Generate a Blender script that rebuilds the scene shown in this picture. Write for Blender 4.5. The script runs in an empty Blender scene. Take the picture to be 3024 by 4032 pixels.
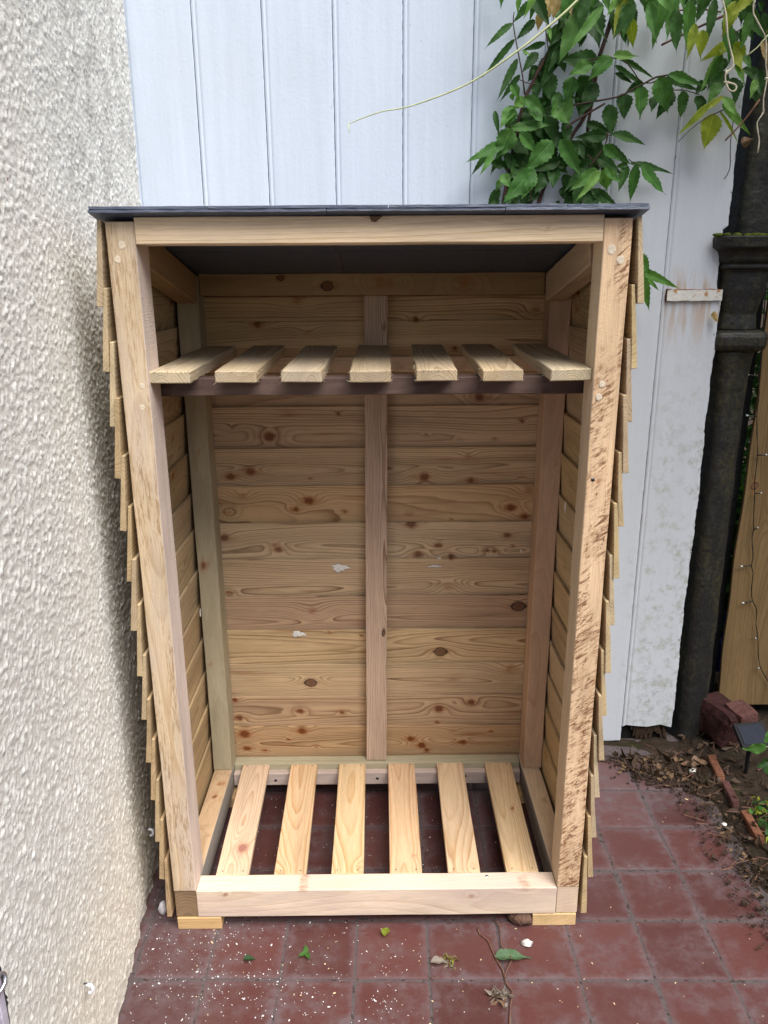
import bpy, math, random
import numpy as np
from mathutils import Vector, Matrix
random.seed(7); rng = np.random.default_rng(7)
C = bpy.context.scene.collection
SC = bpy.context.scene
R = math.radians

# ------------------------------------------------------------------ camera
FPX, PITCH, ROLL, YAW, CAMH = 3051.9, 0.291938, 0.006298, 0.004963, 1.60733
cy_, sy_, cp_, sp_ = math.cos(YAW), math.sin(YAW), math.cos(PITCH), math.sin(PITCH)
F_ = Vector((sy_*cp_, cy_*cp_, -sp_)); R0 = Vector((cy_, -sy_, 0)); D0 = Vector((-sy_*sp_, -cy_*sp_, -cp_))
RT = R0*math.cos(ROLL) + D0*math.sin(ROLL); DN = -R0*math.sin(ROLL) + D0*math.cos(ROLL)
cam = bpy.data.cameras.new('camera'); co = bpy.data.objects.new('camera', cam); C.objects.link(co)
co.matrix_world = Matrix(((RT.x, -DN.x, -F_.x, 0), (RT.y, -DN.y, -F_.y, 0), (RT.z, -DN.z, -F_.z, CAMH), (0, 0, 0, 1)))
cam.sensor_fit = 'VERTICAL'; cam.sensor_height = 24; cam.lens = FPX/4032*24
cam.clip_start = 0.02; cam.clip_end = 500
SC.camera = co
# ------------------------------------------------------------------ light
SUN_EL, SUN_AZ = R(60), R(142)      # azimuth clockwise from +Y: the light comes from behind the camera, a little right
w = bpy.data.worlds.new('World'); SC.world = w; w.use_nodes = True
nt = w.node_tree; nt.nodes.clear()
sky = nt.nodes.new('ShaderNodeTexSky'); sky.sky_type = 'NISHITA'; sky.sun_disc = False
sky.sun_elevation = SUN_EL; sky.sun_rotation = SUN_AZ; sky.air_density = 1.0; sky.dust_density = 4.0; sky.ozone_density = 1.2
bg = nt.nodes.new('ShaderNodeBackground'); bg.inputs[1].default_value = 0.055
wo = nt.nodes.new('ShaderNodeOutputWorld'); nt.links.new(sky.outputs[0], bg.inputs[0]); nt.links.new(bg.outputs[0], wo.inputs[0])
sl = bpy.data.lights.new('sun', 'SUN'); sl.energy = 3.0; sl.angle = R(48); sl.color = (1, 0.975, 0.95)
so = bpy.data.objects.new('sun', sl); C.objects.link(so)
sd = Vector((math.sin(SUN_AZ)*math.cos(SUN_EL), math.cos(SUN_AZ)*math.cos(SUN_EL), math.sin(SUN_EL)))
so.rotation_euler = sd.to_track_quat('Z', 'Y').to_euler()
SC.view_settings.view_transform = 'Standard'; SC.view_settings.look = 'None'
SC.view_settings.exposure = 1.0; SC.view_settings.gamma = 1; SC.view_settings.use_curve_mapping = False
try:
    SC.cycles.use_denoising = True; SC.cycles.max_bounces = 8; SC.cycles.diffuse_bounces = 5
    SC.cycles.sample_clamp_indirect = 8
except Exception: pass

# ------------------------------------------------------------------ helpers
def P(px, py, axis, val):
    """a photo pixel (3024x4032) -> the point where its sight line meets a plane"""
    d = F_*FPX + RT*(px-1512) + DN*(py-2016); o = Vector((0, 0, CAMH))
    return o + d*((val-o[axis])/d[axis])
def tag(o, label=None, cat=None, group=None, kind=None):
    if label: o['label'] = label
    if cat: o['category'] = cat
    if group: o['group'] = group
    if kind: o['kind'] = kind
    return o
def thing(name, label, cat, loc=(0, 0, 0), group=None):
    o = bpy.data.objects.new(name, None); C.objects.link(o); o.location = loc; o.empty_display_size = .05
    o['_off'] = list(loc)
    return tag(o, label, cat, group)
def np_mesh(name, V, Fq, mat=None, attrs=None, smooth=False):
    me = bpy.data.meshes.new(name); V = np.asarray(V, dtype=np.float32)
    if isinstance(Fq, np.ndarray):
        n, k = Fq.shape; me.vertices.add(len(V)); me.vertices.foreach_set('co', V.ravel())
        me.loops.add(n*k); me.loops.foreach_set('vertex_index', Fq.astype(np.int32).ravel())
        me.polygons.add(n); me.polygons.foreach_set('loop_start', np.arange(0, n*k, k, dtype=np.int32))
        me.update(calc_edges=True)
    else:
        me.from_pydata([tuple(map(float, v)) for v in V], [], Fq); me.update()
    if mat: me.materials.append(mat)
    me.polygons.foreach_set('use_smooth', [smooth]*len(me.polygons))
    for a, (t, arr) in (attrs or {}).items():
        at = me.attributes.new(a, t, 'POINT')
        at.data.foreach_set('vector' if t == 'FLOAT_VECTOR' else 'value', np.asarray(arr, dtype=np.float32).ravel())
    return me
def link(name, me, parent=None, M=None):
    o = bpy.data.objects.new(name, me); C.objects.link(o)
    if M is not None: o.matrix_world = M
    if parent is not None:
        o.parent = parent
        pm = parent.matrix_world if parent.parent or parent.type == 'MESH' else Matrix.Translation(parent.location)
        o.matrix_parent_inverse = parent_mat(parent).inverted()
    return o
def parent_mat(p):
    m = Matrix.LocRotScale(p.location, p.rotation_euler.to_quaternion(), p.scale)
    if p.parent is not None: m = parent_mat(p.parent) @ p.matrix_parent_inverse @ m
    return m
def wob(X, f=9., s=0.):
    """cheap smooth pseudo-noise, about -1..1"""
    x, y, z = X[:, 0]*f+s, X[:, 1]*f+s*1.7, X[:, 2]*f-s*.6
    return (np.sin(x*1.3+np.sin(y*1.7+s)*1.2)+np.sin(y*1.9+np.sin(z*1.1)*1.4+.7)+np.sin(z*1.5+np.sin(x*2.1+s*2)*1.1))/3
def lattice(axes):
    """surface of a box whose grid lines are given per axis"""
    pts = {}; V = []; Fs = []
    def vid(i, j, k):
        key = (i, j, k)
        if key not in pts: pts[key] = len(V); V.append((axes[0][i], axes[1][j], axes[2][k]))
        return pts[key]
    n = [len(a)-1 for a in axes]
    for i in range(n[0]):
        for j in range(n[1]):
            Fs.append((vid(i, j, 0), vid(i, j+1, 0), vid(i+1, j+1, 0), vid(i+1, j, 0)))
            Fs.append((vid(i, j, n[2]), vid(i+1, j, n[2]), vid(i+1, j+1, n[2]), vid(i, j+1, n[2])))
    for i in range(n[0]):
        for k in range(n[2]):
            Fs.append((vid(i, 0, k), vid(i+1, 0, k), vid(i+1, 0, k+1), vid(i, 0, k+1)))
            Fs.append((vid(i, n[1], k), vid(i, n[1], k+1), vid(i+1, n[1], k+1), vid(i+1, n[1], k)))
    for j in range(n[1]):
        for k in range(n[2]):
            Fs.append((vid(0, j, k), vid(0, j, k+1), vid(0, j+1, k+1), vid(0, j+1, k)))
            Fs.append((vid(n[0], j, k), vid(n[0], j+1, k), vid(n[0], j+1, k+1), vid(n[0], j, k+1)))
    return np.array(V), np.array(Fs)
def axis_pts(L, step, b):
    h = L/2; n = max(1, int(round((L-2*b)/step)))
    return np.concatenate([[-h], np.linspace(-h+b, h-b, n+1), [h]])
KNOTS = []      # (world point, radius, kind)   kind 0 plain, 1 loose ringed, 2 faint
def timber(name, parent, mat, L, W, T, M, step=.03, stepw=None, bev=.0018, pith=None, amp=.0005, knots=None, bow=0., taper=None, seed=None, label=None):
    """a sawn piece: grain along local x, width local y, thickness local z; M places it"""
    s = seed if seed is not None else random.uniform(0, 50)
    ax = [axis_pts(L, step, bev), axis_pts(W, stepw or max(step, W/4), bev), axis_pts(T, max(step, T/2), bev)]
    V, Fs = lattice(ax)
    ext = np.stack([np.abs(np.abs(V[:, i])-d/2) < 1e-6 for i, d in enumerate((L, W, T))], 1)
    m = ext.sum(1) >= 2
    for i in range(3):
        sel = m & ext[:, i]; V[sel, i] -= np.sign(V[sel, i])*bev*.42
    if taper: V[:, 2] *= taper[0] + (taper[1]-taper[0])*(V[:, 1]/W+.5)
    wc = V.copy()
    V = V + np.stack([wob(V, 14, s)*amp*.3, wob(V, 11, s+3)*amp, wob(V, 12, s+7)*amp], 1)
    if bow: V[:, 1] += bow*(1-(2*V[:, 0]/L)**2)
    if pith is None: pith = (random.uniform(-.35, .35)*W, -T/2-random.uniform(.004, .05))
    wc[:, 1] -= pith[0]; wc[:, 2] -= pith[1]; wc[:, 0] += s*3.1
    kn = np.zeros(len(V)); kc = np.zeros(len(V)); kr = np.zeros(len(V))
    Mi = M.inverted()
    for (p, r, k) in (knots or []):
        l = Mi @ Vector(p)
        du, dv, dw = V[:, 0]-l.x, V[:, 1]-l.y, (V[:, 2]-l.z)*.4
        kn += np.exp(-((du/(3.2*r))**2+(dv/(1.7*r))**2+(dw/(3*r))**2))*r
        g = np.exp(-(((du*.85)**2+dv**2+dw**2)/(r*r*1.1)))
        g = np.maximum(g, .40*np.exp(-((du/(3.6*r))**2+(dv/(1.0*r))**2)))
        if k == 2: g *= .42
        kc = np.maximum(kc, g)
        if k == 1: kr = np.maximum(kr, g)
    me = np_mesh(name, V, Fs, mat, {'wc': ('FLOAT_VECTOR', wc), 'kn': ('FLOAT', kn), 'kc': ('FLOAT', kc), 'kr': ('FLOAT', kr)})
    o = link(name, me, parent, M)
    if label: o['label'] = label
    return o
def frame(xd, yd, loc):
    x = Vector(xd).normalized(); y = Vector(yd); y = (y-x*y.dot(x)).normalized(); z = x.cross(y)
    return Matrix(((x.x, y.x, z.x, loc[0]), (x.y, y.y, z.y, loc[1]), (x.z, y.z, z.z, loc[2]), (0, 0, 0, 1)))
def tube(name, pts, r, mat, parent=None, sides=6, lumps=0., world=True):
    pts = [Vector(p) for p in pts]
    # resample with catmull-rom
    q = []
    for i in range(len(pts)-1):
        p0, p1, p2, p3 = pts[max(i-1, 0)], pts[i], pts[i+1], pts[min(i+2, len(pts)-1)]
        n = max(2, min(10, int((p2-p1).length/.02)))
        for k in range(n):
            t = k/n
            q.append(.5*((2*p1)+(p2-p0)*t+(2*p0-5*p1+4*p2-p3)*t*t+(3*p1-p0-3*p2+p3)*t**3))
    q.append(pts[-1]); V = []; Fs = []
    rr = r if isinstance(r, (tuple, list)) else (r, r)
    c = sum(q, Vector())/len(q)
    for i, p in enumerate(q):
        d = (q[min(i+1, len(q)-1)]-q[max(i-1, 0)]).normalized()
        a = d.orthogonal().normalized() if i == 0 else (a-d*a.dot(d)).normalized()
        b = d.cross(a); rad = (rr[0]+(rr[1]-rr[0])*i/(len(q)-1))*(1+lumps*math.sin(i*1.7)*random.uniform(.3, 1))
        for k in range(sides):
            t = 2*math.pi*k/sides; V.append(p-c+(a*math.cos(t)+b*math.sin(t))*rad)
        if i:
            for k in range(sides):
                k2 = (k+1) % sides; o = (i-1)*sides
                Fs.append((o+k, o+k2, o+sides+k2, o+sides+k))
    Fs.append(tuple(range(sides))[::-1]); Fs.append(tuple(range(len(V)-sides, len(V))))
    return link(name, np_mesh(name, V, Fs, mat, smooth=True), parent, Matrix.Translation(c))
def blob(name, loc, size, mat, parent=None, seed=0, rough=.25, sub=2, rot=(0, 0, 0), flat=False):
    import bmesh
    bm = bmesh.new(); bmesh.ops.create_icosphere(bm, subdivisions=sub, radius=.5)
    X = np.array([v.co[:] for v in bm.verts]); n = wob(X, 5, seed)*rough+wob(X, 11, seed+4)*rough*.5
    for v, k in zip(bm.verts, n): v.co = Vector((v.co.x*size[0], v.co.y*size[1], v.co.z*size[2]))*(1+k)
    me = bpy.data.meshes.new(name); bm.to_mesh(me); bm.free(); me.materials.append(mat)
    me.polygons.foreach_set('use_smooth', [not flat]*len(me.polygons))
    M = Matrix.Translation(loc) @ Matrix.Rotation(rot[2], 4, 'Z') @ Matrix.Rotation(rot[0], 4, 'X')
    return link(name, me, parent, M)

# ------------------------------------------------------------------ materials
class G:
    def __init__(s, name, rough=.7, spec=.3):
        s.m = bpy.data.materials.new(name); s.m.use_nodes = True; s.t = s.m.node_tree; s.t.nodes.clear()
        s.out = s.n('ShaderNodeOutputMaterial'); s.b = s.n('ShaderNodeBsdfPrincipled'); s.l(s.b.outputs[0], s.out.inputs[0])
        s.b.inputs['Roughness'].default_value = rough; s.b.inputs['Specular IOR Level'].default_value = spec
    def n(s, t, **k):
        x = s.t.nodes.new(t)
        for a, v in k.items(): setattr(x, a, v)
        return x
    def l(s, a, b): s.t.links.new(a, b)
    def put(s, sock, v):
        if isinstance(v, bpy.types.NodeSocket): s.l(v, sock)
        elif isinstance(v, (tuple, list)) and len(v) == 3 and sock.type == 'RGBA': sock.default_value = (*v, 1)
        else: sock.default_value = v
    def math(s, op, a, b=None, c=None, clamp=False):
        x = s.n('ShaderNodeMath', operation=op); x.use_clamp = clamp; s.put(x.inputs[0], a)
        if b is not None: s.put(x.inputs[1], b)
        if c is not None: s.put(x.inputs[2], c)
        return x.outputs[0]
    def vec(s, op, a, b=None):
        x = s.n('ShaderNodeVectorMath', operation=op); s.put(x.inputs[0], a)
        if b is not None: s.put(x.inputs[1], b)
        return x.outputs[1] if op in ('LENGTH', 'DISTANCE', 'DOT_PRODUCT') else x.outputs[0]
    def comb(s, x, y, z):
        c = s.n('ShaderNodeCombineXYZ'); [s.put(c.inputs[i], v) for i, v in enumerate((x, y, z))]; return c.outputs[0]
    def sep(s, v):
        c = s.n('ShaderNodeSeparateXYZ'); s.l(v, c.inputs[0]); return c.outputs
    def noise(s, v, scale=5., detail=3., rough=.55, col=False, dist=0.):
        x = s.n('ShaderNodeTexNoise'); s.put(x.inputs['Vector'], v); x.inputs['Scale'].default_value = scale
        x.inputs['Detail'].default_value = detail; x.inputs['Roughness'].default_value = rough; x.inputs['Distortion'].default_value = dist
        return x.outputs[1 if col else 0]
    def vor(s, v, scale, feature='F1', out=0, rnd=1.):
        x = s.n('ShaderNodeTexVoronoi', feature=feature); s.put(x.inputs['Vector'], v); x.inputs['Scale'].default_value = scale
        x.inputs['Randomness'].default_value = rnd; return x.outputs[out]
    def ramp(s, f, stops):
        x = s.n('ShaderNodeValToRGB'); s.put(x.inputs[0], f); e = x.color_ramp.elements
        while len(e) < len(stops): e.new(.5)
        for i, (p, c) in enumerate(stops):
            e[i].position = p; e[i].color = (c, c, c, 1) if isinstance(c, (int, float)) else (*c, 1)
        return x.outputs[0]
    def sm(s, v, a, b, c=0., d=1.):
        x = s.n('ShaderNodeMapRange', interpolation_type='SMOOTHSTEP'); s.put(x.inputs[0], v)
        for i, k in zip((1, 2, 3, 4), (a, b, c, d)): s.put(x.inputs[i], k)
        return x.outputs[0]
    def mix(s, f, a, b, blend='MIX'):
        x = s.n('ShaderNodeMix', data_type='RGBA', blend_type=blend); s.put(x.inputs[0], f); s.put(x.inputs[6], a); s.put(x.inputs[7], b); return x.outputs[2]
    def attr(s, name, out=2): 
        x = s.n('ShaderNodeAttribute'); x.attribute_name = name; return x.outputs[out]
    def rnd(s): return s.n('ShaderNodeObjectInfo').outputs['Random']
    def pos(s): return s.n('ShaderNodeNewGeometry').outputs['Position']
    def obj(s): return s.n('ShaderNodeTexCoord').outputs['Object']
    def bump(s, h, dist=.002, strength=1.):
        x = s.n('ShaderNodeBump'); x.inputs['Strength'].default_value = strength; x.inputs['Distance'].default_value = dist
        s.put(x.inputs['Height'], h); s.l(x.outputs[0], s.b.inputs['Normal']); return x
    def color(s, c): s.put(s.b.inputs['Base Color'], c); return s.m

def wood(name, base, late, spacing=.0045, contrast=.7, pink=None, pinkf=0., dirt=0., dirtc=(.12, .08, .05), rough=.72,
         saw=0., scuff=0., streak=0., knotc=(.15, .052, .022), haloc=(.33, .15, .065), jit=.14, bumpd=.0009, end=None, red=0.):
    g = G(name, rough, .25)
    wc = g.attr('wc', 1); kn = g.attr('kn'); kc = g.attr('kc'); kr = g.attr('kr'); rd = g.rnd()
    x, y, z = g.sep(wc)
    low = g.noise(g.comb(g.math('MULTIPLY', x, 1.25), g.math('MULTIPLY', y, 6.), g.math('MULTIPLY', z, 6.)), 1., 1., .4, col=True)
    off = g.vec('MULTIPLY', g.vec('SUBTRACT', low, (.5, .5, .5)), (0., .07, .075))
    yz = g.vec('ADD', g.comb(0., y, z), off)
    r = g.vec('LENGTH', yz)
    fine = g.noise(g.comb(g.math('MULTIPLY', x, 7.), g.math('MULTIPLY', y, 40.), g.math('MULTIPLY', z, 40.)), 1., 2., .6)
    r = g.math('ADD', r, g.math('MULTIPLY', g.math('SUBTRACT', fine, .5), .0028))
    r = g.math('ADD', r, g.math('MULTIPLY', kn, 1.15))
    sp = g.math('MULTIPLY', r, g.math('DIVIDE', 1., spacing))
    # vary ring width
    sp = g.math('ADD', sp, g.math('MULTIPLY', g.noise(g.comb(g.math('MULTIPLY', r, 30.), 3., rd), 1., 1.), 3.5))
    f = g.math('FRACT', sp); ringid = g.math('FLOOR', sp)
    wn = g.n('ShaderNodeTexWhiteNoise', noise_dimensions='1D'); g.l(ringid, wn.inputs['W'])
    prof = g.ramp(f, [(0., .0), (.35, .1), (.72, .5), (.88, 1.), (.95, .85), (1., .0)])
    amt = g.math('MULTIPLY', prof, g.math('MULTIPLY_ADD', wn.outputs[0], .75, .3))
    amt = g.math('MULTIPLY', amt, contrast, clamp=True)
    c = g.mix(amt, base, late)
    # slow tone drift and fibres
    blot = g.noise(g.comb(g.math('MULTIPLY', x, 2.2), g.math('MULTIPLY', y, 16.), g.math('MULTIPLY', z, 16.)), 1., 3., .55)
    c = g.mix(1., c, g.ramp(blot, [(.25, .74), (.5, 1.), (.78, 1.17)]), 'MULTIPLY')
    fib = g.noise(g.comb(g.math('MULTIPLY', x, 22.), g.math('MULTIPLY', y, 620.), g.math('MULTIPLY', z, 620.)), 1., 2., .7)
    c = g.mix(1., c, g.ramp(fib, [(.25, .84), (.75, 1.13)]), 'MULTIPLY')
    if pink:
        pk = g.noise(g.comb(g.math('MULTIPLY', x, 3.), g.math('MULTIPLY', y, 14.), g.math('ADD', z, 9.)), 1., 3., .6)
        c = g.mix(g.math('MULTIPLY', g.sm(pk, .4, .65), pinkf), c, pink)
    if streak:
        a = g.noise(g.comb(g.math('MULTIPLY', x, 26.), g.math('MULTIPLY', y, 230.), g.math('MULTIPLY', z, 230.)), 1., 3., .75)
        b = g.noise(g.comb(g.math('MULTIPLY', x, 3.), g.math('MULTIPLY', y, 25.), z), 1., 2.)
        c = g.mix(g.math('MULTIPLY', g.math('MULTIPLY', g.sm(a, .47, .64), g.sm(b, .38, .58)), streak), c, (.3, .165, .055))
    if scuff:
        u = g.math('ADD', g.math('MULTIPLY', x, .62), g.math('MULTIPLY', y, .78)); v = g.math('SUBTRACT', g.math('MULTIPLY', y, .62), g.math('MULTIPLY', x, .78))
        a = g.noise(g.comb(g.math('MULTIPLY', u, 30.), g.math('MULTIPLY', v, 120.), z), 1., 5., .78, dist=1.1)
        b = g.noise(g.comb(g.math('MULTIPLY', x, 5.), g.math('MULTIPLY', y, 22.), 5.), 1., 3., .6)
        b = g.math('ADD', b, g.math('MULTIPLY', g.sm(g.sep(g.pos())[2], 1.5, .9), .10))
        c = g.mix(g.math('MULTIPLY', g.math('MULTIPLY', g.sm(a, .46, .60), g.sm(b, .46, .62)), scuff), c, (.21, .095, .042))
    if dirt:
        a = g.noise(wc, 26., 5., .7); b = g.noise(g.comb(g.math('MULTIPLY', x, 5.), y, z), 1.7, 2.)
        a2 = g.noise(wc, 9., 4., .65)
        c = g.mix(g.math('MULTIPLY', g.math('ADD', g.math('MULTIPLY', g.sm(a, .5, .72), .6), g.math('MULTIPLY', g.sm(a2, .5, .7), .5)), dirt, clamp=True), c, dirtc)
    if red:
        a = g.noise(g.comb(g.math('MULTIPLY', x, 2.6), g.math('MULTIPLY', y, 75.), g.math('MULTIPLY', z, 60.)), 1., 3., .6)
        b = g.noise(g.comb(g.math('MULTIPLY', x, 4.), g.math('MULTIPLY', y, 9.), 2.), 1., 2.)
        c = g.mix(g.math('MULTIPLY', g.math('MULTIPLY', g.sm(a, .52, .72), g.sm(b, .45, .65)), red), c, (.27, .12, .05))
    # knots
    kx = g.noise(g.comb(g.math('MULTIPLY', x, 45.), g.math('MULTIPLY', y, 110.), g.math('MULTIPLY', z, 110.)), 1., 3., .6)
    kn2 = g.math('ADD', kc, g.math('MULTIPLY', g.math('SUBTRACT', kx, .5), g.math('MULTIPLY', g.sm(kc, .02, .3), .62)))
    c = g.mix(g.math('MULTIPLY', g.sm(kn2, .08, .5), .75), c, haloc)
    c = g.mix(g.math('MULTIPLY', g.sm(kn2, .4, .72), .85), c, knotc)
    ring = g.math('MULTIPLY', g.sm(kr, .28, .4), g.math('SUBTRACT', 1., g.sm(kr, .46, .56)))
    c = g.mix(g.math('MULTIPLY', g.sm(kr, .45, .6), .75), c, (.17, .095, .055))
    c = g.mix(g.math('MULTIPLY', ring, .9), c, (.03, .025, .02))
    # whole-piece variation
    hs = g.n('ShaderNodeHueSaturation'); g.put(hs.inputs['Hue'], g.math('MULTIPLY_ADD', rd, .016, .492)); g.put(hs.inputs['Value'], g.math('MULTIPLY_ADD', rd, jit*2, 1-jit))
    g.put(hs.inputs['Saturation'], g.math('MULTIPLY_ADD', g.math('FRACT', g.math('MULTIPLY', rd, 7.3)), .25, .88)); g.l(c, hs.inputs['Color'])
    h = g.math('ADD', g.math('MULTIPLY', fib, .55), g.math('MULTIPLY', prof, -.25))
    if saw:
        v1 = g.noise(g.comb(g.math('MULTIPLY', g.math('ADD', x, g.math('MULTIPLY', y, .35)), 330.), g.math('MULTIPLY', y, 18.), g.math('MULTIPLY', z, 18.)), 1., 2., .6)
        v2 = g.noise(wc, 420., 2., .6)
        h = g.math('ADD', h, g.math('MULTIPLY', g.math('ADD', v1, v2), saw))
    g.bump(h, bumpd)
    return g.color(hs.outputs[0])

FRESH = ((.62, .44, .27), (.42, .235, .105))
M_beam = wood('planed_pine', (.76, .60, .41), (.56, .37, .2), .006, .7, pink=(.68, .54, .42), pinkf=.35, jit=.02)
M_beamlow = wood('sawn_pine', (.73, .59, .43), (.52, .37, .23), .008, .5, pink=(.56, .43, .36), pinkf=.6, jit=.02)
M_legL = wood('weathered_pine', (.64, .485, .30), (.45, .28, .13), .007, .6, pink=(.56, .47, .42), pinkf=.5, streak=.75, saw=.35, jit=.0)
M_legR = wood('scuffed_pine', (.74, .53, .33), (.55, .33, .165), .005, .5, scuff=1., saw=.45, jit=.0)
M_post = wood('sawn_pine_pink', (.60, .43, .275), (.42, .26, .14), .005, .55, saw=.9, jit=.03)
M_postg = wood('treated_green_pine', (.40, .345, .225), (.29, .23, .135), .012, .45, dirt=.15, jit=.03)
M_clad = wood('treated_cladding', (.60, .435, .26), (.20, .115, .055), .0048, 1.0, pink=(.50, .33, .21), pinkf=.25, jit=.12, red=.8)
M_cladside = wood('treated_cladding_side', (.50, .385, .235), (.29, .195, .105), .006, .8, dirt=.12, jit=.16, saw=.3)
M_floor = wood('pale_slat', (.66, .49, .315), (.45, .26, .12), .0052, .85, jit=.06, knotc=(.34, .13, .085), haloc=(.5, .28, .16))
M_shelf = wood('rough_sawn_slat', (.56, .46, .30), (.34, .24, .13), .0062, 1.0, pink=(.43, .36, .27), pinkf=.5, saw=1.0, jit=.08)
M_greyface = wood('grey_sawn_face', (.36, .33, .29), (.27, .24, .2), .008, .4, saw=.8, jit=.0)
M_pinkface = wood('pinkish_sawn_face', (.68, .55, .47), (.55, .42, .35), .009, .4, saw=1.0, jit=.0)
M_paleface = wood('pale_sawn_face', (.66, .53, .36), (.54, .41, .26), .009, .4, saw=1.1, jit=.0)
M_endgr = wood('brown_end_grain', (.26, .18, .105), (.13, .08, .045), .0075, .9, jit=.0)
M_rail = wood('dirty_rail', (.56, .40, .25), (.38, .22, .11), .008, .5, dirt=.7, dirtc=(.22, .12, .06), jit=.03)
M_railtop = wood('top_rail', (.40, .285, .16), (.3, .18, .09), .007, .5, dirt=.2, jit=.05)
M_batten = wood('centre_batten', (.60, .44, .31), (.24, .14, .08), .0036, .95, jit=.0)
M_pinkb = wood('pink_batten', (.54, .43, .37), (.43, .31, .25), .009, .5, saw=.8, jit=.0)
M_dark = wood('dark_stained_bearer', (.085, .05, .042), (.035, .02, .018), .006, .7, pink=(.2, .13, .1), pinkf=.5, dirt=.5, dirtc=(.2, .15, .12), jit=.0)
M_block = wood('foot_block_pine', (.66, .47, .25), (.5, .3, .12), .0058, .8, jit=.05)
M_fence = wood('fence_larch', (.20, .132, .068), (.105, .055, .022), .008, .7, dirt=.3, jit=.05)

def simple(name, col, rough=.6, spec=.3, ns=None, amt=.25, bump=0., bs=200., metal=0.):
    g = G(name, rough, spec); c = col
    if ns: c = g.mix(1., col, g.ramp(g.noise(g.obj(), ns, 4., .6), [(.25, 1-amt), (.75, 1+amt)]), 'MULTIPLY')
    if bump: g.bump(g.noise(g.obj(), bs, 3., .6), bump)
    g.b.inputs['Metallic'].default_value = metal
    return g.color(c)

# roofing slate
g = G('slate', .45, .45); p = g.obj()
c = g.mix(g.noise(p, 40., 4., .6), (.04, .052, .085), (.085, .105, .155)); c = g.mix(g.math('MULTIPLY', g.sm(g.noise(p, 150., 3.), .6, .75), .3), c, (.13, .14, .17))
g.bump(g.noise(g.vec('MULTIPLY', p, (30., 30., 160.)), 1., 4., .65), .002); M_slate = g.color(c)
M_screw = simple('screw_steel', (.08, .08, .085), .35, .5, metal=.8)
M_filler = simple('wood_filler', (.66, .57, .44), .8, .2, 90., .15)
M_paintfleck = simple('white_filler_paint', (.80, .81, .78), .6, .3, 160., .2, .002, 250.)
M_fibre = simple('wood_fibre', (.62, .52, .34), .8, .2)

# painted boards
g = G('white_painted_boards', .42, .4); p = g.pos(); x, y, z = g.sep(p)
st = g.noise(g.comb(g.math('MULTIPLY', x, 26.), 0., g.math('MULTIPLY', z, 1.6)), 1., 4., .6)
c = g.mix(g.sm(st, .3, .75), (.55, .625, .725), (.60, .675, .78))  # bluish tint: sky light put into the paint colour
patch = g.noise(p, 2.2, 4., .6); c = g.mix(g.math('MULTIPLY', g.sm(patch, .45, .7), .35), c, (.53, .58, .64))
# right-hand boards greyed: shade of the vine overhead put into the colour, mildew low down on the last two
rt = g.sm(x, .45, .8); c = g.mix(g.math('MULTIPLY', rt, .55), c, (.55, .56, .57))
mil = g.math('MULTIPLY', g.sm(g.noise(p, 30., 6., .75), .47, .68), g.math('MULTIPLY', g.sm(g.math('ADD', x, g.math('MULTIPLY', g.noise(p, 5., 2.), .2)), .86, 1.08), g.sm(z, 1.6, .9)))
c = g.mix(g.math('MULTIPLY', mil, .5), c, (.24, .25, .13))
mil2 = g.math('MULTIPLY', g.sm(g.noise(g.vec('ADD', p, (3., 0., 1.)), 46., 6., .8), .5, .66), g.math('MULTIPLY', g.sm(x, .8, .98), g.sm(g.math('ADD', z, g.math('MULTIPLY', g.noise(p, 6., 2.), .3)), .75, .2)))
c = g.mix(g.math('MULTIPLY', mil2, .55), c, (.17, .16, .12))
# chips down to wood near the free edge and cracks in the paint
edge = g.attr('edge')
chip = g.math('MULTIPLY', g.sm(g.noise(p, 40., 4., .7), .6, .66), g.sm(edge, .5, .95))
crack = g.sm(g.noise(g.comb(g.math('MULTIPLY', x, 260.), 0., g.math('MULTIPLY', z, 18.)), 1., 3., .6), .70, .74)
crack = g.math('MULTIPLY', g.math('MULTIPLY', crack, g.sm(edge, .02, .5)), g.sm(g.noise(p, 4., 2.), .5, .62))
spk = g.math('MULTIPLY', g.sm(g.vor(p, 60.), .075, .05), g.sm(g.noise(p, 9., 2.), .56, .66))
c = g.mix(spk, c, (.2, .17, .15)); c = g.mix(crack, c, (.16, .14, .13)); c = g.mix(chip, c, (.2, .09, .05))
rust = g.math('MULTIPLY', g.math('MULTIPLY', g.sm(z, 1.36, 1.53), g.sm(z, 1.66, 1.58)), g.math('MULTIPLY', g.sm(x, .84, .9), g.sm(g.noise(g.comb(g.math('MULTIPLY', x, 30.), y, g.math('MULTIPLY', z, 4.)), 1., 3., .6), .5, .68)))
c = g.mix(g.math('MULTIPLY', rust, .6), c, (.42, .25, .12))
g.bump(g.math('ADD', g.math('MULTIPLY', st, .6), g.math('ADD', g.math('MULTIPLY', g.noise(p, 120., 3.), .25), g.math('MULTIPLY', g.math('ADD', chip, crack), -1.))), .0018)
M_white = g.color(c)
M_black = simple('dark_gap', (.012, .011, .01), .9, .1)

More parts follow.
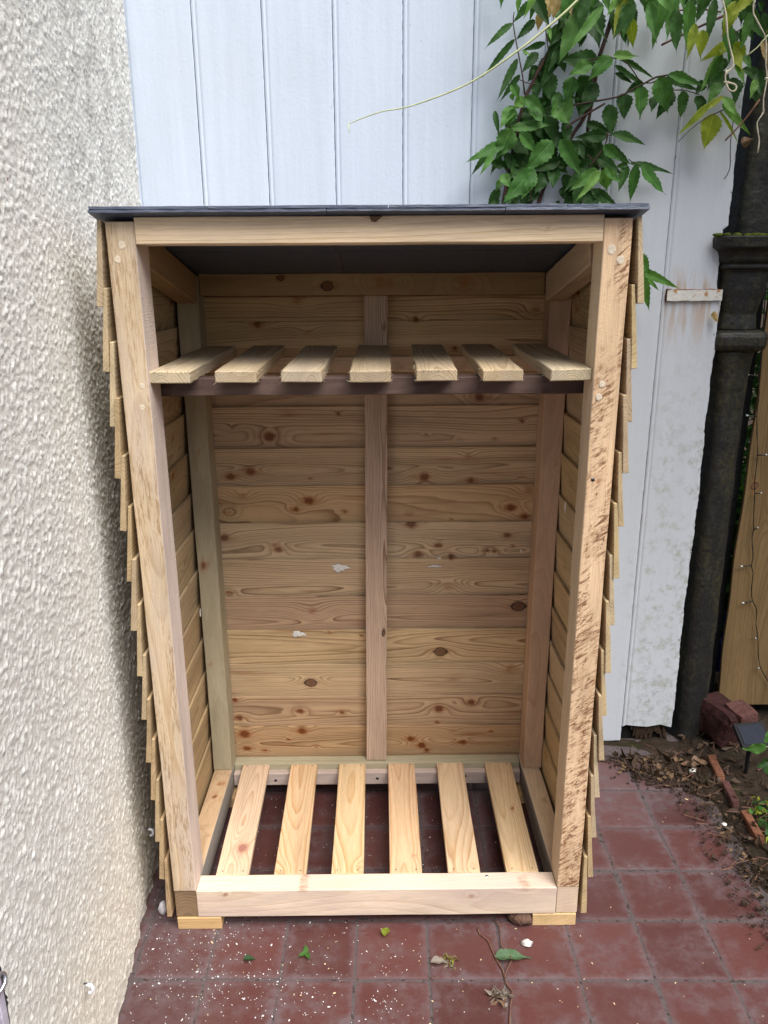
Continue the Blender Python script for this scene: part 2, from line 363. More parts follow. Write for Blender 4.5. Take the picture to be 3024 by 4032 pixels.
# rendered wall
g = G('roughcast_render', .85, .2); p = g.pos(); x, y, z = g.sep(p); hh = g.attr('h')
c = g.mix(g.noise(p, 3., 4., .6), (.80, .80, .765), (.86, .86, .82))
c = g.mix(g.math('MULTIPLY', g.sm(g.noise(p, 60., 4., .7), .45, .7), .5), c, (.66, .63, .56))
c = g.mix(g.math('MULTIPLY', g.sm(hh, .4, .05), .3), c, (.60, .56, .48))  # pits tinted darker: crevice shade put into the colour
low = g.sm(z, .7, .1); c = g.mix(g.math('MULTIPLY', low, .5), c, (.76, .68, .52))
c = g.mix(g.math('MULTIPLY', g.math('MULTIPLY', g.sm(y, 1.55, 1.9), g.sm(g.noise(p, 14., 5., .7), .42, .64)), .45), c, (.3, .28, .25))  # grey-brown towards the store: dirt and the store's shade put into the colour
c = g.mix(g.sm(g.noise(p, 75., 2.), .765, .79), c, (.25, .1, .07))
g.bump(g.math('ADD', g.noise(p, 420., 4., .65), g.math('MULTIPLY', g.noise(p, 150., 3.), .8)), .0022)
M_render = g.color(c)

# quarry tiles
g = G('red_quarry_tile', .5, .4); o = g.obj(); p = g.pos(); x, y, z = g.sep(o); rd = g.rnd()
n1 = g.noise(p, 7., 5., .65); n2 = g.noise(p, 38., 5., .7); n3 = g.noise(p, 160., 3., .7)
c = g.mix(g.math('MULTIPLY', rd, 1.), (.066, .024, .022), (.100, .035, .031))
c = g.mix(g.math('MULTIPLY', g.sm(n3, .45, .8), .35), c, (.12, .04, .035))
ex = g.math('MAXIMUM', g.math('ABSOLUTE', x), g.math('ABSOLUTE', y))
em = g.sm(g.math('ADD', ex, g.math('MULTIPLY', g.math('SUBTRACT', n2, .5), .06)), .062, .092)
px_, py_, pz_ = g.sep(p)
film = g.math('ADD', g.math('MULTIPLY', g.sm(n1, .42, .66), g.math('MULTIPLY', g.sm(n2, .3, .62), .75)), g.math('MULTIPLY', em, .55), clamp=True)
film = g.math('ADD', film, g.math('MULTIPLY', g.math('MULTIPLY', g.sm(px_, -.3, -.52), g.sm(n2, .2, .6)), .45), clamp=True)
film = g.math('ADD', film, g.math('MULTIPLY', g.math('MULTIPLY', g.sm(py_, 1.95, 2.25), g.sm(px_, .4, .7)), .5), clamp=True)
c = g.mix(g.math('MULTIPLY', film, .8), c, (.115, .083, .088))
c = g.mix(g.sm(g.noise(p, 95., 2.), .74, .77), c, (.035, .022, .02))
g.put(g.b.inputs['Roughness'], g.math('MULTIPLY_ADD', film, .3, .42))
g.bump(g.math('ADD', g.math('MULTIPLY', n2, .8), g.math('MULTIPLY', n3, .4)), .0016); M_tile = g.color(c)
g = G('cement_joint', .9, .15); p = g.pos()
c = g.mix(g.noise(p, 25., 5., .7), (.06, .046, .047), (.14, .115, .113)); c = g.mix(g.sm(g.noise(p, 60., 3.), .56, .64), c, (.05, .038, .032))
g.bump(g.noise(p, 180., 4., .7), .004); M_grout = g.color(c)
g = G('soil', .95, .1); p = g.pos()
c = g.mix(g.noise(p, 30., 6., .75), (.02, .015, .011), (.085, .062, .045)); c = g.mix(g.math('MULTIPLY', g.sm(g.noise(p, 9., 4., .6), .55, .7), .6), c, (.035, .045, .014))
g.bump(g.noise(p, 120., 6., .75), .012); M_soil = g.color(c)

# leaves
def leafmat(name, c1, c2, trans=.35):
    g = G(name, .55, .3); uv = g.attr('lv', 1); x, y, z = g.sep(uv); rd = g.rnd()
    c = g.mix(rd, c1, c2)
    v = g.math('ABSOLUTE', y); sv = g.math('FRACT', g.math('SUBTRACT', g.math('MULTIPLY', x, 9.), g.math('MULTIPLY', v, 3.5)))
    ve = g.math('MAXIMUM', g.sm(v, .06, .02), g.math('MULTIPLY', g.sm(sv, .1, .03), .7))
    c = g.mix(g.math('MULTIPLY', ve, .35), c, tuple(min(1, k*2.2+.02) for k in c2))
    c = g.mix(1., c, g.ramp(g.noise(g.obj(), 35., 3.), [(.3, .8), (.7, 1.15)]), 'MULTIPLY')
    g.color(c); tr = g.n('ShaderNodeBsdfTranslucent'); g.l(g.mix(1., c, (1.5, 1.6, .6), 'MULTIPLY'), tr.inputs[0])
    ms = g.n('ShaderNodeMixShader'); ms.inputs[0].default_value = trans; g.l(g.b.outputs[0], ms.inputs[1]); g.l(tr.outputs[0], ms.inputs[2]); g.l(ms.outputs[0], g.out.inputs[0])
    g.bump(g.math('SUBTRACT', g.noise(g.obj(), 60., 2.), g.math('MULTIPLY', ve, .6)), .0015)
    return g.m
LM = {'d': leafmat('leaf_dark_green', (.020, .066, .013), (.042, .115, .022), .25), 'g': leafmat('leaf_mid_green', (.05, .15, .028), (.10, .23, .05), .3),
      'l': leafmat('leaf_light_green', (.13, .28, .06), (.19, .36, .09), .35), 'y': leafmat('leaf_yellow_green', (.26, .33, .035), (.36, .40, .06), .45),
      'b': leafmat('leaf_dry_brown', (.36, .25, .12), (.46, .33, .16), .4)}
M_stem = simple('vine_bark', (.055, .028, .022), .7, .3, 60., .4, .002, 300.)
M_twig = simple('brown_twig', (.14, .07, .045), .7, .3, 60., .4)
M_shoot = simple('pale_shoot', (.42, .45, .24), .6, .3, 30., .2)
M_string = simple('old_twine', (.62, .56, .42), .85, .2, 120., .25, .002, 500.)

# ------------------------------------------------------------------ setting
# ground far beyond
def plane(name, x0, y0, x1, y1, z, mat, n=1, disp=0., kind='structure'):
    xs = np.linspace(x0, x1, n+1); ys = np.linspace(y0, y1, n+1); X, Y = np.meshgrid(xs, ys, indexing='ij')
    V = np.stack([X.ravel(), Y.ravel(), np.full(X.size, z)], 1)
    if disp: V[:, 2] += wob(V, 22, 1)*disp+wob(V, 55, 4)*disp*.5
    i, j = np.meshgrid(np.arange(n), np.arange(n), indexing='ij'); a = (i*(n+1)+j).ravel()
    return tag(link(name, np_mesh(name, V, np.stack([a, a+n+1, a+n+2, a+1], 1), mat, smooth=True)), kind=kind)
plane('ground', -60, -60, 60, 60, -.06, M_soil)
# tiled floor: joint bed + each tile
floor = plane('floor', -.72, -.2, 1.06, 2.35, -.0017, M_grout, 120, .0008)
T_ = .18; PSI = -.0151; gx, gy = -.43057, 1.46232
tm = []
for k in range(5):
    V, Fs = lattice([np.array([-.5, -.46, -.2, .1, .46, .5])*(.1742), np.array([-.5, -.46, -.15, .2, .46, .5])*(.1742), np.array([-.012, -.0018, 0])])
    top = V[:, 2] > -.0001; rim = (np.maximum(abs(V[:, 0]), abs(V[:, 1])) > .0868) & top; V[rim, 2] -= .0012
    V[:, 2] += np.where(V[:, 2] > -.01, wob(V, 16, k*3)*.0007, 0); V[:, 0] += wob(V, 40, k)*.0008; V[:, 1] += wob(V, 37, k+5)*.0008
    tm.append(np_mesh('tile', V, Fs, M_tile, smooth=False))
for i in range(-2, 8):
    for j in range(-8, 5):
        a, b = (i+.5)*T_+random.uniform(-.0012, .0012), (j+.5)*T_+random.uniform(-.0012, .0012)
        x = gx+a*math.cos(PSI)-b*math.sin(PSI); y = gy+a*math.sin(PSI)+b*math.cos(PSI)
        if x < -.76 or y > 2.36: continue
        if x > 1.02: continue
        M = Matrix.Translation((x, y, random.uniform(-.0008, .0008))) @ Matrix.Rotation(PSI+random.choice((0, 1, 2, 3))*math.pi/2+random.uniform(-.006, .006), 4, 'Z') @ Matrix.Rotation(random.uniform(-.004, .004), 4, 'X')
        link('tile', random.choice(tm), floor, M)
# concrete strip at the foot of the boarded wall
V, Fs = lattice([np.linspace(-.7, 1.2, 60), np.linspace(2.335, 2.5, 8), np.array([-.04, .012])])
V[:, 2] += np.where(V[:, 2] > 0, wob(V, 30, 2)*.005, 0); V[:, 1] += wob(V, 25, 6)*.006
tag(link('kerb', np_mesh('kerb', V, Fs, M_grout)), kind='structure')
# soil bed on the right
nx, ny = 90, 200; xs = np.linspace(0, 1, nx+1); ys = np.linspace(.2, 3.4, ny+1)
X, Y = np.meshgrid(xs, ys, indexing='ij')
eL = .985+.03*np.sin(Y*7)+.012*np.sin(Y*31)-np.clip((Y-2.05)/.3, 0, 1)*.12+np.clip((1.85-Y)/.3, 0, 1)*.05
eL = np.where(Y > 2.40, .6, eL)
Xw = eL+X**1.4*(3.2-eL)
d = Xw-eL
Z = -.012+np.clip(d/.10, 0, 1)*.028+np.clip((Xw-1.16)/.2, 0, 1)*.03
V = np.stack([Xw.ravel(), Y.ravel(), Z.ravel()], 1); fade = np.clip(d.ravel()/.05, 0, 1)
V[:, 2] += (wob(V, 26, 1)*.006+wob(V, 75, 3)*.004+rng.normal(0, .0016, len(V)))*fade
i, j = np.meshgrid(np.arange(nx), np.arange(ny), indexing='ij'); a = (i*(ny+1)+j).ravel()
tag(link('soil', np_mesh('soil', V, np.stack([a, a+ny+1, a+ny+2, a+1], 1), M_soil)), kind='structure')

# ------------------------------------------------------------------ rendered wall (left)
GS = .0036; ys = np.arange(.905, 2.44, GS); zs = np.arange(-.02, 2.75, GS); ny, nz = len(ys), len(zs)
H = np.zeros((ny, nz)); A = (ys[-1]-ys[0])*(zs[-1]-zs[0]); nb = int(A/(.0082**2))
for (cnt, r0, r1, h0, h1) in ((nb, .0026, .0050, .0010, .0028), (nb//9, .0045, .0080, .0016, .0040)):
    cyb = rng.uniform(ys[0], ys[-1], cnt); czb = rng.uniform(zs[0], zs[-1], cnt)
    ra = rng.uniform(r0, r1, cnt); el = rng.uniform(.55, 1.0, cnt); hb = rng.uniform(h0, h1, cnt); th = rng.uniform(-.5, .5, cnt)
    ci = np.round((cyb-ys[0])/GS).astype(int); ck = np.round((czb-zs[0])/GS).astype(int)
    n = 4
    for di in range(-n, n+1):
        for dk in range(-n, n+1):
            ii = ci+di; kk = ck+dk; ok = (ii >= 0) & (ii < ny) & (kk >= 0) & (kk < nz)
            yy = ys[0]+ii*GS-cyb; zz = zs[0]+kk*GS-czb
            u = yy*np.cos(th)+zz*np.sin(th); v = -yy*np.sin(th)+zz*np.cos(th)
            q = 1-(u/ra)**2-(v/(ra*el))**2; val = hb*np.sqrt(np.clip(q, 0, 1))
            np.maximum.at(H, (ii[ok], kk[ok]), val[ok])
Yg, Zg = np.meshgrid(ys, zs, indexing='ij')
V = np.stack([(-.60-.0795*(Yg-1.35)).ravel(), Yg.ravel(), Zg.ravel()], 1)
big = wob(V, 3, 2)*.004+wob(V, 8, 5)*.002
hn = (H/.003).ravel()
# flared, uneven foot of the render
foot = np.clip((.05-V[:, 2])/.05, 0, 1)
V[:, 0] += H.ravel()+big-.003-foot*.006*(1+wob(V, 40, 1))
V[:, 0] -= np.clip((V[:, 1]-2.40)/.03, 0, 1)*.01
i, j = np.meshgrid(np.arange(ny-1), np.arange(nz-1), indexing='ij'); a = (i*nz+j).ravel()
rw = thing('rendered_wall', 'cream roughcast rendered house wall running along the left of the log store', 'wall', (-.64, 1.7, 0))
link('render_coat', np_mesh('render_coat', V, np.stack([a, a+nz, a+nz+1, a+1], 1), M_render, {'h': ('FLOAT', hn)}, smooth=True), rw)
V, Fs = lattice([np.array([-.25, -.02]), np.linspace(.905, 2.44, 3), np.array([-.05, 2.75])]); V[:, 0] += -.60-.0795*(V[:, 1]-1.35)
link('masonry', np_mesh('masonry', V, Fs, M_render), rw)
# door frame beside the camera, only its foot shows at the lower left
M_lilac = simple('painted_frame', (.50, .47, .56), .5, .4, 40., .2, .001, 200.)
dfr = thing('door_frame', 'pale lilac painted door frame with a black seal at the end of the cream wall', 'door frame', (-.57, .88, 0))
def box(name, lo, hi, mat, parent=None, bev=.001):
    lo = Vector(lo); hi = Vector(hi); c = (lo+hi)/2; s = hi-lo
    V, Fs = lattice([axis_pts(s[k], 10, bev) for k in range(3)])
    ext = np.stack([np.abs(np.abs(V[:, i])-s[i]/2) < 1e-7 for i in range(3)], 1); m = ext.sum(1) >= 2
    for i in range(3): sel = m & ext[:, i]; V[sel, i] -= np.sign(V[sel, i])*bev*.5
    return link(name, np_mesh(name, V, Fs, mat), parent, Matrix.Translation(c))
box('jamb', (-.70, .888, 0), (-.566, .904, 2.1), M_lilac, dfr)
box('seal', (-.70, .850, 0), (-.572, .8875, 2.1), M_black, dfr)
box('door_panel', (-.69, .1, .03), (-.60, .8495, 2.08), M_lilac, dfr)
M_plastic = simple('white_plastic', (.72, .73, .78), .4, .5)
for (y, z, lab) in ((1.184, .285, 'white plastic cable clip low on the cream wall nearest the camera'), (1.735, .20, 'white plastic cable clip on the cream wall beside the log store foot')):
    x = -.60-.0795*(y-1.35)+.007
    t = thing('cable_clip', lab, 'cable clip', (x, y, z), 'cable clips on the cream wall')
    tube('hook', [(x, y, z+.010), (x+.009, y, z+.009), (x+.012, y, z), (x+.009, y, z-.008), (x+.003, y, z-.009)], .0035, M_plastic, t, 8)
    tube('nail', [(x-.004, y, z+.013), (x+.003, y, z+.0135)], .0018, M_screw, t, 6)
M_chrome = simple('chrome', (.6, .62, .68), .2, .5, metal=.9)
t = thing('frame_bracket', 'small shiny metal bracket on the painted door frame at the left edge', 'bracket', (-.563, .895, .62))
tube('bracket_arm', [(-.562, .883, .612), (-.558, .897, .618), (-.560, .904, .628), (-.562, .897, .636), (-.562, .886, .634)], .003, M_chrome, t, 8)

# ------------------------------------------------------------------ white boarded wall (back)
YW = 2.42
bw = thing('boarded_wall', 'white painted tongue and groove boarded wall behind the log store', 'wall', (.2, YW, 0))
jn = [-.93, -.699, -.507, -.315, -.1215, .072, .267, .466, .662, .855, 1.033]
for bi in range(len(jn)-1):
    x0, x1 = jn[bi]+.0007, jn[bi+1]-.0007; last = bi == len(jn)-2
    prof = [(x0, .018), (x0, .0035), (x0+.002, .0008), (x0+.006, -.0006), (x0+.0095, .0006), (x0+.0115, .0028), (x0+.0145, .0012), (x0+.018, 0), (x0+.05, 0),
            ((x0+x1)/2, 0), (x1-.04, 0), (x1-.012, 0), (x1-.003, .0004), (x1, .002), (x1, .018)]
    zz = np.arange(0, 2.92, .012); nP = len(prof); V = []; E = []
    bot = .012 if not last else .07
    for z in zz:
        for k, (x, dy) in enumerate(prof):
            xx = x
            if last and k >= nP-4: xx += .002*math.sin(z*9)+.0012*math.sin(z*41+1)+random.uniform(-.0012, .0012)-(.016 if 1.56 < z < 1.75 else 0)*(1 if k >= nP-3 else .5)
            if not last and k >= nP-2: xx += random.uniform(-.0006, .0004)
            V.append((xx, YW+dy+.0007*math.sin(z*5+bi*2), max(z, bot+(.006*math.sin(x*60)+.012*abs(math.sin(x*33)) if bi > 6 else 0)) if z < .1 else z))
            e = 1. if (k <= 1 or k >= nP-3) else (.5 if k in (2, 3, nP-4) else (.12 if k in (nP-5, 8) else 0.))
            if last: e = max(e, .35*(k >= nP-5))
            E.append(e if last else e*.45)
    V = np.array(V); Fs = []
    for a in range(len(zz)-1):
        for k in range(nP-1): Fs.append((a*nP+k, a*nP+k+1, (a+1)*nP+k+1, (a+1)*nP+k))
    cx = (x0+x1)/2; V -= np.array([cx, YW, 0])
    link('board', np_mesh('board', V, np.array(Fs), M_white, {'edge': ('FLOAT', E)}), bw, Matrix.Translation((cx, YW, 0)))
box('backing', (-.95, YW+.022, .0), (1.015, YW+.05, 2.9), M_black, bw)
M_rot = simple('rotten_wood', (.045, .03, .02), .95, .1, 60., .6, .006, 160.)
for k in range(16):
    x = .895+k*.0082; h = .02+.05*random.random(); top_ = random.random() < .6
    timber('rotten_splinter', bw, M_rot, h, random.uniform(.006, .014), .006, frame((random.uniform(-.25, .25), 0, 1), (1, 0, 0), (x, YW+.010+random.uniform(0, .008), (.078-h/2) if top_ else .012+h/2)), step=.01, amp=.003)
# painted hinge strap
g = G('painted_rusty_iron', .6, .3); p = g.obj()
c = g.mix(g.noise(p, 60., 4.), (.60, .60, .56), (.72, .71, .67)); c = g.mix(g.sm(g.noise(p, 45., 5., .7), .56, .64), c, (.45, .25, .10)); c = g.mix(g.sm(g.vor(p, 90., 'DISTANCE_TO_EDGE'), .02, .0), c, (.45, .40, .34)); c = g.mix(g.sm(g.math('ADD', g.sep(p)[2], g.math('MULTIPLY', g.noise(p, 60., 3.), .006)), .0165, .019), c, (.25, .10, .05))
g.bump(g.noise(p, 150., 4.), .0015); M_strap = g.color(c)
V, Fs = lattice([np.linspace(-.083, .083, 30), np.linspace(-.004, .004, 3), np.linspace(-.0165, .0165, 6)]); V[:, 2] += wob(V, 60, 2)*.0015; V[:, 1] += wob(V, 90, 5)*.001
strap = link('hinge_strap', np_mesh('hinge_strap', V, Fs, M_strap), bw, Matrix.Translation((.95, YW-.0045, 1.556)))
M_rust = simple('rust', (.07, .025, .015), .9, .2, 90., .5, .003, 200.)
V, Fs = lattice([np.linspace(-.007, .007, 4), np.linspace(-.004, .004, 3), np.linspace(-.018, .018, 6)]); V[:, 0] += wob(V, 110, 2)*.002
link('rusted_end', np_mesh('rusted_end', V, Fs, M_rust), bw, Matrix.Translation((.871, YW-.003, 1.556)))

# ------------------------------------------------------------------ cast-iron downpipe
g = G('mossy_cast_iron', .5, .45); p = g.pos(); x, y, z = g.sep(p)
c = g.mix(g.noise(p, 20., 5., .7), (.006, .007, .008), (.02, .019, .018))
ms = g.math('MULTIPLY', g.sm(g.noise(g.comb(g.math('MULTIPLY', x, 16.), g.math('MULTIPLY', y, 10.), g.math('MULTIPLY', z, 4.)), 1., 5., .7), .44, .6), g.sm(g.noise(p, 70., 4., .7), .38, .6))
c = g.mix(g.math('MULTIPLY', ms, .5), c, (.055, .053, .018)); c = g.mix(g.math('MULTIPLY', g.sm(g.noise(p, 34., 4., .7), .6, .68), .35), c, (.06, .045, .035))
g.bump(g.noise(p, 60., 6., .6), .0035); M_iron = g.color(c)
dp = thing('downpipe', 'black cast iron soil pipe with a moulded collar and green moss', 'pipe', (1.10, 2.49, 0))
def loft(name, rows, mat, parent, cx, cyy, nseg=40, rot=.42, dz=.006):
    zz = np.arange(rows[0][0], rows[-1][0]+1e-6, dz); zt = [r[0] for r in rows]
    zz = np.unique(np.concatenate([zz, zt])); hw = np.interp(zz, zt, [r[1] for r in rows]); ex = np.interp(zz, zt, [r[2] for r in rows]); rr = np.interp(zz, zt, [r[3] if len(r) > 3 else rot for r in rows])
    V = []; Fs = []
    for a, (z, h, e, ro) in enumerate(zip(zz, hw, ex, rr)):
        for k in range(nseg):
            t = 2*math.pi*k/nseg; cs, sn = math.cos(t), math.sin(t); q = h/((abs(cs)**e+abs(sn)**e)**(1/e)); X, Y = q*cs, q*sn
            V.append((X*math.cos(ro)-Y*math.sin(ro), X*math.sin(ro)+Y*math.cos(ro), z))
    V = np.array(V); n = wob(V, 25, 3)*.0016+wob(V, 70, 1)*.0008; V[:, :2] *= (1+n/.05)[:, None]
    for a in range(len(zz)-1):
        for k in range(nseg): k2 = (k+1) % nseg; Fs.append((a*nseg+k, a*nseg+k2, (a+1)*nseg+k2, (a+1)*nseg+k))
    Fs = [tuple(f) for f in Fs]+[tuple(range(nseg))[::-1], tuple(range(len(V)-nseg, len(V)))]
    return link(name, np_mesh(name, V, Fs, mat, smooth=True), parent, Matrix.Translation((cx, cyy, 0)))
loft('lower_pipe', [(.0, .062, 3.5), (.05, .058, 5), (.5, .055, 5), (1.2, .053, 5), (1.33, .058, 4), (1.385, .068, 3)], M_iron, dp, 1.105, 2.49)
loft('ring', [(1.385, .070, 3, 0), (1.392, .084, 4, 0), (1.405, .089, 4, 0), (1.43, .089, 4, 0), (1.443, .084, 4, 0), (1.45, .068, 3, 0)], M_iron, dp, 1.112, 2.49, rot=0)
loft('socket', [(1.45, .064, 3), (1.50, .062, 3), (1.56, .070, 4), (1.62, .074, 5), (1.628, .078, 6)], M_iron, dp, 1.107, 2.49, rot=0)
loft('collar', [(1.628, .082, 8), (1.634, .086, 8), (1.645, .083, 8), (1.652, .093, 8), (1.668, .096, 8), (1.68, .100, 8), (1.69, .115, 8), (1.72, .118, 10), (1.722, .110, 10)], M_iron, dp, 1.108, 2.49, rot=0)
loft('upper_pipe', [(1.722, .066, 4), (2.3, .064, 4), (2.9, .064, 4)], M_iron, dp, 1.125, 2.50, rot=.3)
for k in range(7):
    blob('moss_clump' , (1.0+.025*k+random.uniform(-.01, .01), 2.39+random.uniform(-.004, .012), 1.724), (.03, .02, .012), simple('moss', (.09, .11, .02), .95, .1, 80., .5, .006, 300.) if k == 0 else bpy.data.materials['moss'], dp, k, .4)
# dark iron stay behind pipe (second pipe)
loft('rear_stack', [(0, .05, 3), (2.9, .05, 3)], simple('sooty_iron', (.012, .012, .013), .7, .3, 30., .4, .006, 80.), dp, 1.19, 2.60, rot=.2, dz=.02)

# ------------------------------------------------------------------ log store
YF = 1.6127; XL, XR = -.533, .499; XLi, XRi = -.477, .4437; YP = 2.121; YB = 2.196; ZR = .119
ls = thing('log_store', 'open fronted pine log store with slatted floor, one shelf and slate roof', 'log store', (0, YF, 0))
roofz = lambda y: 1.7265-.197*(y-YF)
def zc(x0, y0, s, a, b): return (x0+a*s, y0+b*s)
z1 = lambda a, b: zc(700, 1000, .48222, a, b); z2 = lambda a, b: zc(1500, 1000, .48222, a, b); z3 = lambda a, b: zc(700, 1500, .48222, a, b)
z4 = lambda a, b: zc(1500, 1500, .48222, a, b); z5 = lambda a, b: zc(700, 2100, .48222, a, b); z6 = lambda a, b: zc(1500, 2100, .48222, a, b)
z7 = lambda a, b: zc(700, 2600, .48222, a, b); z8 = lambda a, b: zc(1500, 2600, .48222, a, b)
def kp(pt, ax, val, r, k=0): return (P(*pt, ax, val), r, k)
vert = lambda x, y, z0, z1_, ang=0: frame((0, 0, 1), (1, 0, 0), (x, y, (z0+z1_)/2))
# front legs (width along x, 88 mm deep)
fl_k = [kp((2415, 2485), 1, YF, .012, 0), kp((690, 2340), 1, YF, .006, 2), kp((2355, 1888), 1, YF, .004, 0)]
def leg(x0, x1, y0, y1, z0, mat, nm='post', knots=None, dx=0., pith=None, lab=None):
    ztop = roofz((y0+y1)/2)
    L = ztop-z0
    o = timber(nm, ls, mat, L, x1-x0, y1-y0, frame((dx, 0, 1), (1, 0, 0), ((x0+x1)/2, (y0+y1)/2, z0+L/2)), step=.012, stepw=.012, pith=pith, knots=knots, amp=.0009, label=lab)
    # cut the top to the roof slope
    me = o.data; Mi = o.matrix_world if False else None
    return o
leg(XL, XLi, YF, YF+.088, ZR+.0015, M_legL, knots=[fl_k[1]], pith=(.01, .05), lab='front left post, weathered and streaked')
leg(XRi, XR, YF, YF+.075, ZR+.0015, M_legR, knots=[fl_k[0], fl_k[2]], pith=(.0, .07), lab='front right post, scuffed with brown saw marks')
leg(-.5335, -.477, YP, YB, ZR+.0015, M_postg, knots=[kp(z5(215, 265), 1, YP, .011, 0), kp(z7(255, 30), 1, YP, .005, 0), kp(z3(165, 590), 1, YP, .004)], pith=(.0, .09), lab='rear left post, greenish')
leg(.4505, .507, YP-.006, YB, ZR+.0015, M_post, knots=[kp(z4(1430, 675), 1, YP, .008, 2), kp(z4(1395, 115), 1, YP, .005)], dx=.0045, pith=(.01, .06), lab='rear right post, rough sawn')
# pale inner face strips of rear posts
# front top beam, bottom beam
timber('top_beam', ls, M_beam, XRi-XLi-.0015, .0505, .088, frame((1, 0, 0), (0, 0, 1), ((XLi+XRi)/2, YF+.0445, 1.7255-.0505/2+.0005)), step=.012, stepw=.012, amp=.0008, pith=(-.06, -.02),
       knots=[kp((1480, 855), 1, YF, .008, 1), kp((2158, 906), 1, YF, .004, 2), kp((620, 907), 1, YF, .003, 2)])
timber('bottom_beam', ls, M_beamlow, XRi-XLi-.0015, .082, .0565, frame((1, 0, 0), (0, 0, 1), ((XLi+XRi)/2, YF+.02825, .0375+.041)), step=.012, stepw=.012, amp=.0009, pith=(.02, -.07),
       knots=[kp((1858, 3528), 1, YF, .010, 2), kp((887, 3520), 1, YF, .005, 0), kp((2065, 3480), 2, .1195, .012, 2), kp((1195, 3495), 2, .1195, .004, 0)])
# side bottom rails, end grain to the front
for s, (x0, x1, mt) in enumerate(((XL, XLi, M_rail), (XRi, XR, M_beamlow))):
    timber('side_rail', ls, mt, YB-YF-.003, x1-x0, .082, frame((0, 1, 0), (1, 0, 0), ((x0+x1)/2, (YF+YB)/2+.001, .0375+.041)), step=.012, stepw=.012, amp=.0008, pith=(.012*(-1)**s, .045 if s == 0 else -.06), bev=.002,
           knots=[kp((870, 3085), 2, .12, .008, 0), kp((845, 3135), 2, .12, .006, 0), kp((2142, 3150), 2, .12, .012, 2)])
def face_mat(o, axis, sgn, mat):
    me = o.data; me.materials.append(mat); d = max(v.co[axis]*sgn for v in me.vertices)
    for p in me.polygons:
        if p.normal[axis]*sgn > .8 and p.center[axis]*sgn > d-.006: p.material_index = len(me.materials)-1
fp_ = [o for o in C.objects if o.name.startswith('post')]; face_mat(fp_[0], 1, 1, M_pinkface); face_mat(fp_[1], 1, -1, M_paleface)
sr_ = [o for o in C.objects if o.name.startswith('side_rail')]; face_mat(sr_[0], 0, -1, M_endgr); face_mat(sr_[0], 1, 1, M_greyface); face_mat(sr_[1], 1, -1, M_greyface)
# rear bottom beam and slat-bearing batten
timber('rear_beam', ls, M_postg, XRi-XLi-.003, .081, .042, frame((1, 0, 0), (0, 0, 1), ((XLi+XRi)/2-.0, 2.1735, .0375+.041)), step=.02, pith=(.0, -.06))
pb = timber('bearer_batten', ls, M_pinkb, XRi-XLi-.006, .043, .0235, frame((1, 0, 0), (0, 0, 1), ((XLi+XRi)/2, 2.1395, .0785)), step=.015, stepw=.012)
for px in (z7(800, 980), z7(1630, 965), z8(688, 945)):
    p = P(*px, 1, 2.127); tube('screw', [(p.x, 2.1285, p.z), (p.x, 2.1265, p.z)], .0045, M_screw, pb, 10)
# floor slats
fs_back = [(-.4468, -.3616), (-.2928, -.2071), (-.1376, -.0538), (.0202, .103), (.1752, .2581), (.329, .4131)]
fs_fr = [(-.4408, -.3506), (-.2858, -.2016), (-.1355, -.0513), (.02, .1001), (.1705, .2535), (.3232, .4081)]
for k in range(6):
    xb = sum(fs_back[k])/2; xf = sum(fs_fr[k])/2; wd = .0845
    y0, y1 = YF+.0585, 2.1515
    kk = {0: [kp((955, 3338), 2, .1185, .0165, 0), kp((850, 3330), 2, .1185, .006, 2)], 1: [kp((1108, 3440), 2, .1185, .013, 2)], 2: [kp((1415, 3415), 2, .1185, .009, 2)],
          3: [kp((1634, 3370), 2, .1185, .005, 0)], 4: [kp((1858, 3410), 2, .1185, .006, 2)], 5: [kp((2018, 3182), 2, .1185, .006, 0), kp((2022, 3185), 2, .1185, .004, 2)]}[k]
    o = timber('floor_slat', ls, M_floor, y1-y0, wd, .018, frame((xb-xf, y1-y0, 0), (1, 0, 0), ((xb+xf)/2, (y0+y1)/2, .1185-.009)), step=.009, stepw=.009, knots=kk, amp=.0008,
               pith=(random.uniform(-.02, .02), .04), seed=3.7*k+1)
    for sx in (-.026, .027):
        for yy in (y0+.012, y1-.010):
            xx = (xb if yy > 1.9 else xf)+sx
            tube('nail', [(xx, yy, .1175), (xx, yy, .1192)], .0018, M_screw, o, 6)
# feet
for (x0, x1, y0, nm) in ((-.531, -.418, YF+.0, 0), (.385, .4967, YF+.0, 1), (-.531, -.45, 2.093, 0), (.418, .4967, 2.10, 1)):
    if nm == 0: timber('foot_block', ls, M_block, x1-x0, .062, .0365, frame((1, 0, 0), (0, 1, 0), ((x0+x1)/2, y0+.031, .01825)), step=.015, pith=(0, -.05))
    else: timber('foot_block', ls, M_block, .09, x1-x0, .0365, frame((0, 1, 0), (1, 0, 0), ((x0+x1)/2, y0+.045, .01825)), step=.012, stepw=.01, pith=(-.03, -.09))
# rear top beam, centre batten
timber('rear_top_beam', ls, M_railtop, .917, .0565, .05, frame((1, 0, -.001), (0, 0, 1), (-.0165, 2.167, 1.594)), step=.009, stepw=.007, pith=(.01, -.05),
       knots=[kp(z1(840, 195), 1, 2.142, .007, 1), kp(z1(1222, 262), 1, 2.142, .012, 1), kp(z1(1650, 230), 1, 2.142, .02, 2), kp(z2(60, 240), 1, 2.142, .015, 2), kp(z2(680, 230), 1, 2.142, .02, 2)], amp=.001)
timber('centre_batten', ls, M_batten, 1.445, .064, .024, frame((.0075, 0, 1), (1, 0, 0), (-.0125, 2.176, .1205+1.445/2)), step=.012, stepw=.008, pith=(.03, .01),
       knots=[kp((1510, 2493), 1, 2.16, .007, 1), kp(z2(25, 595), 1, 2.16, .005, 0)], amp=.0008)
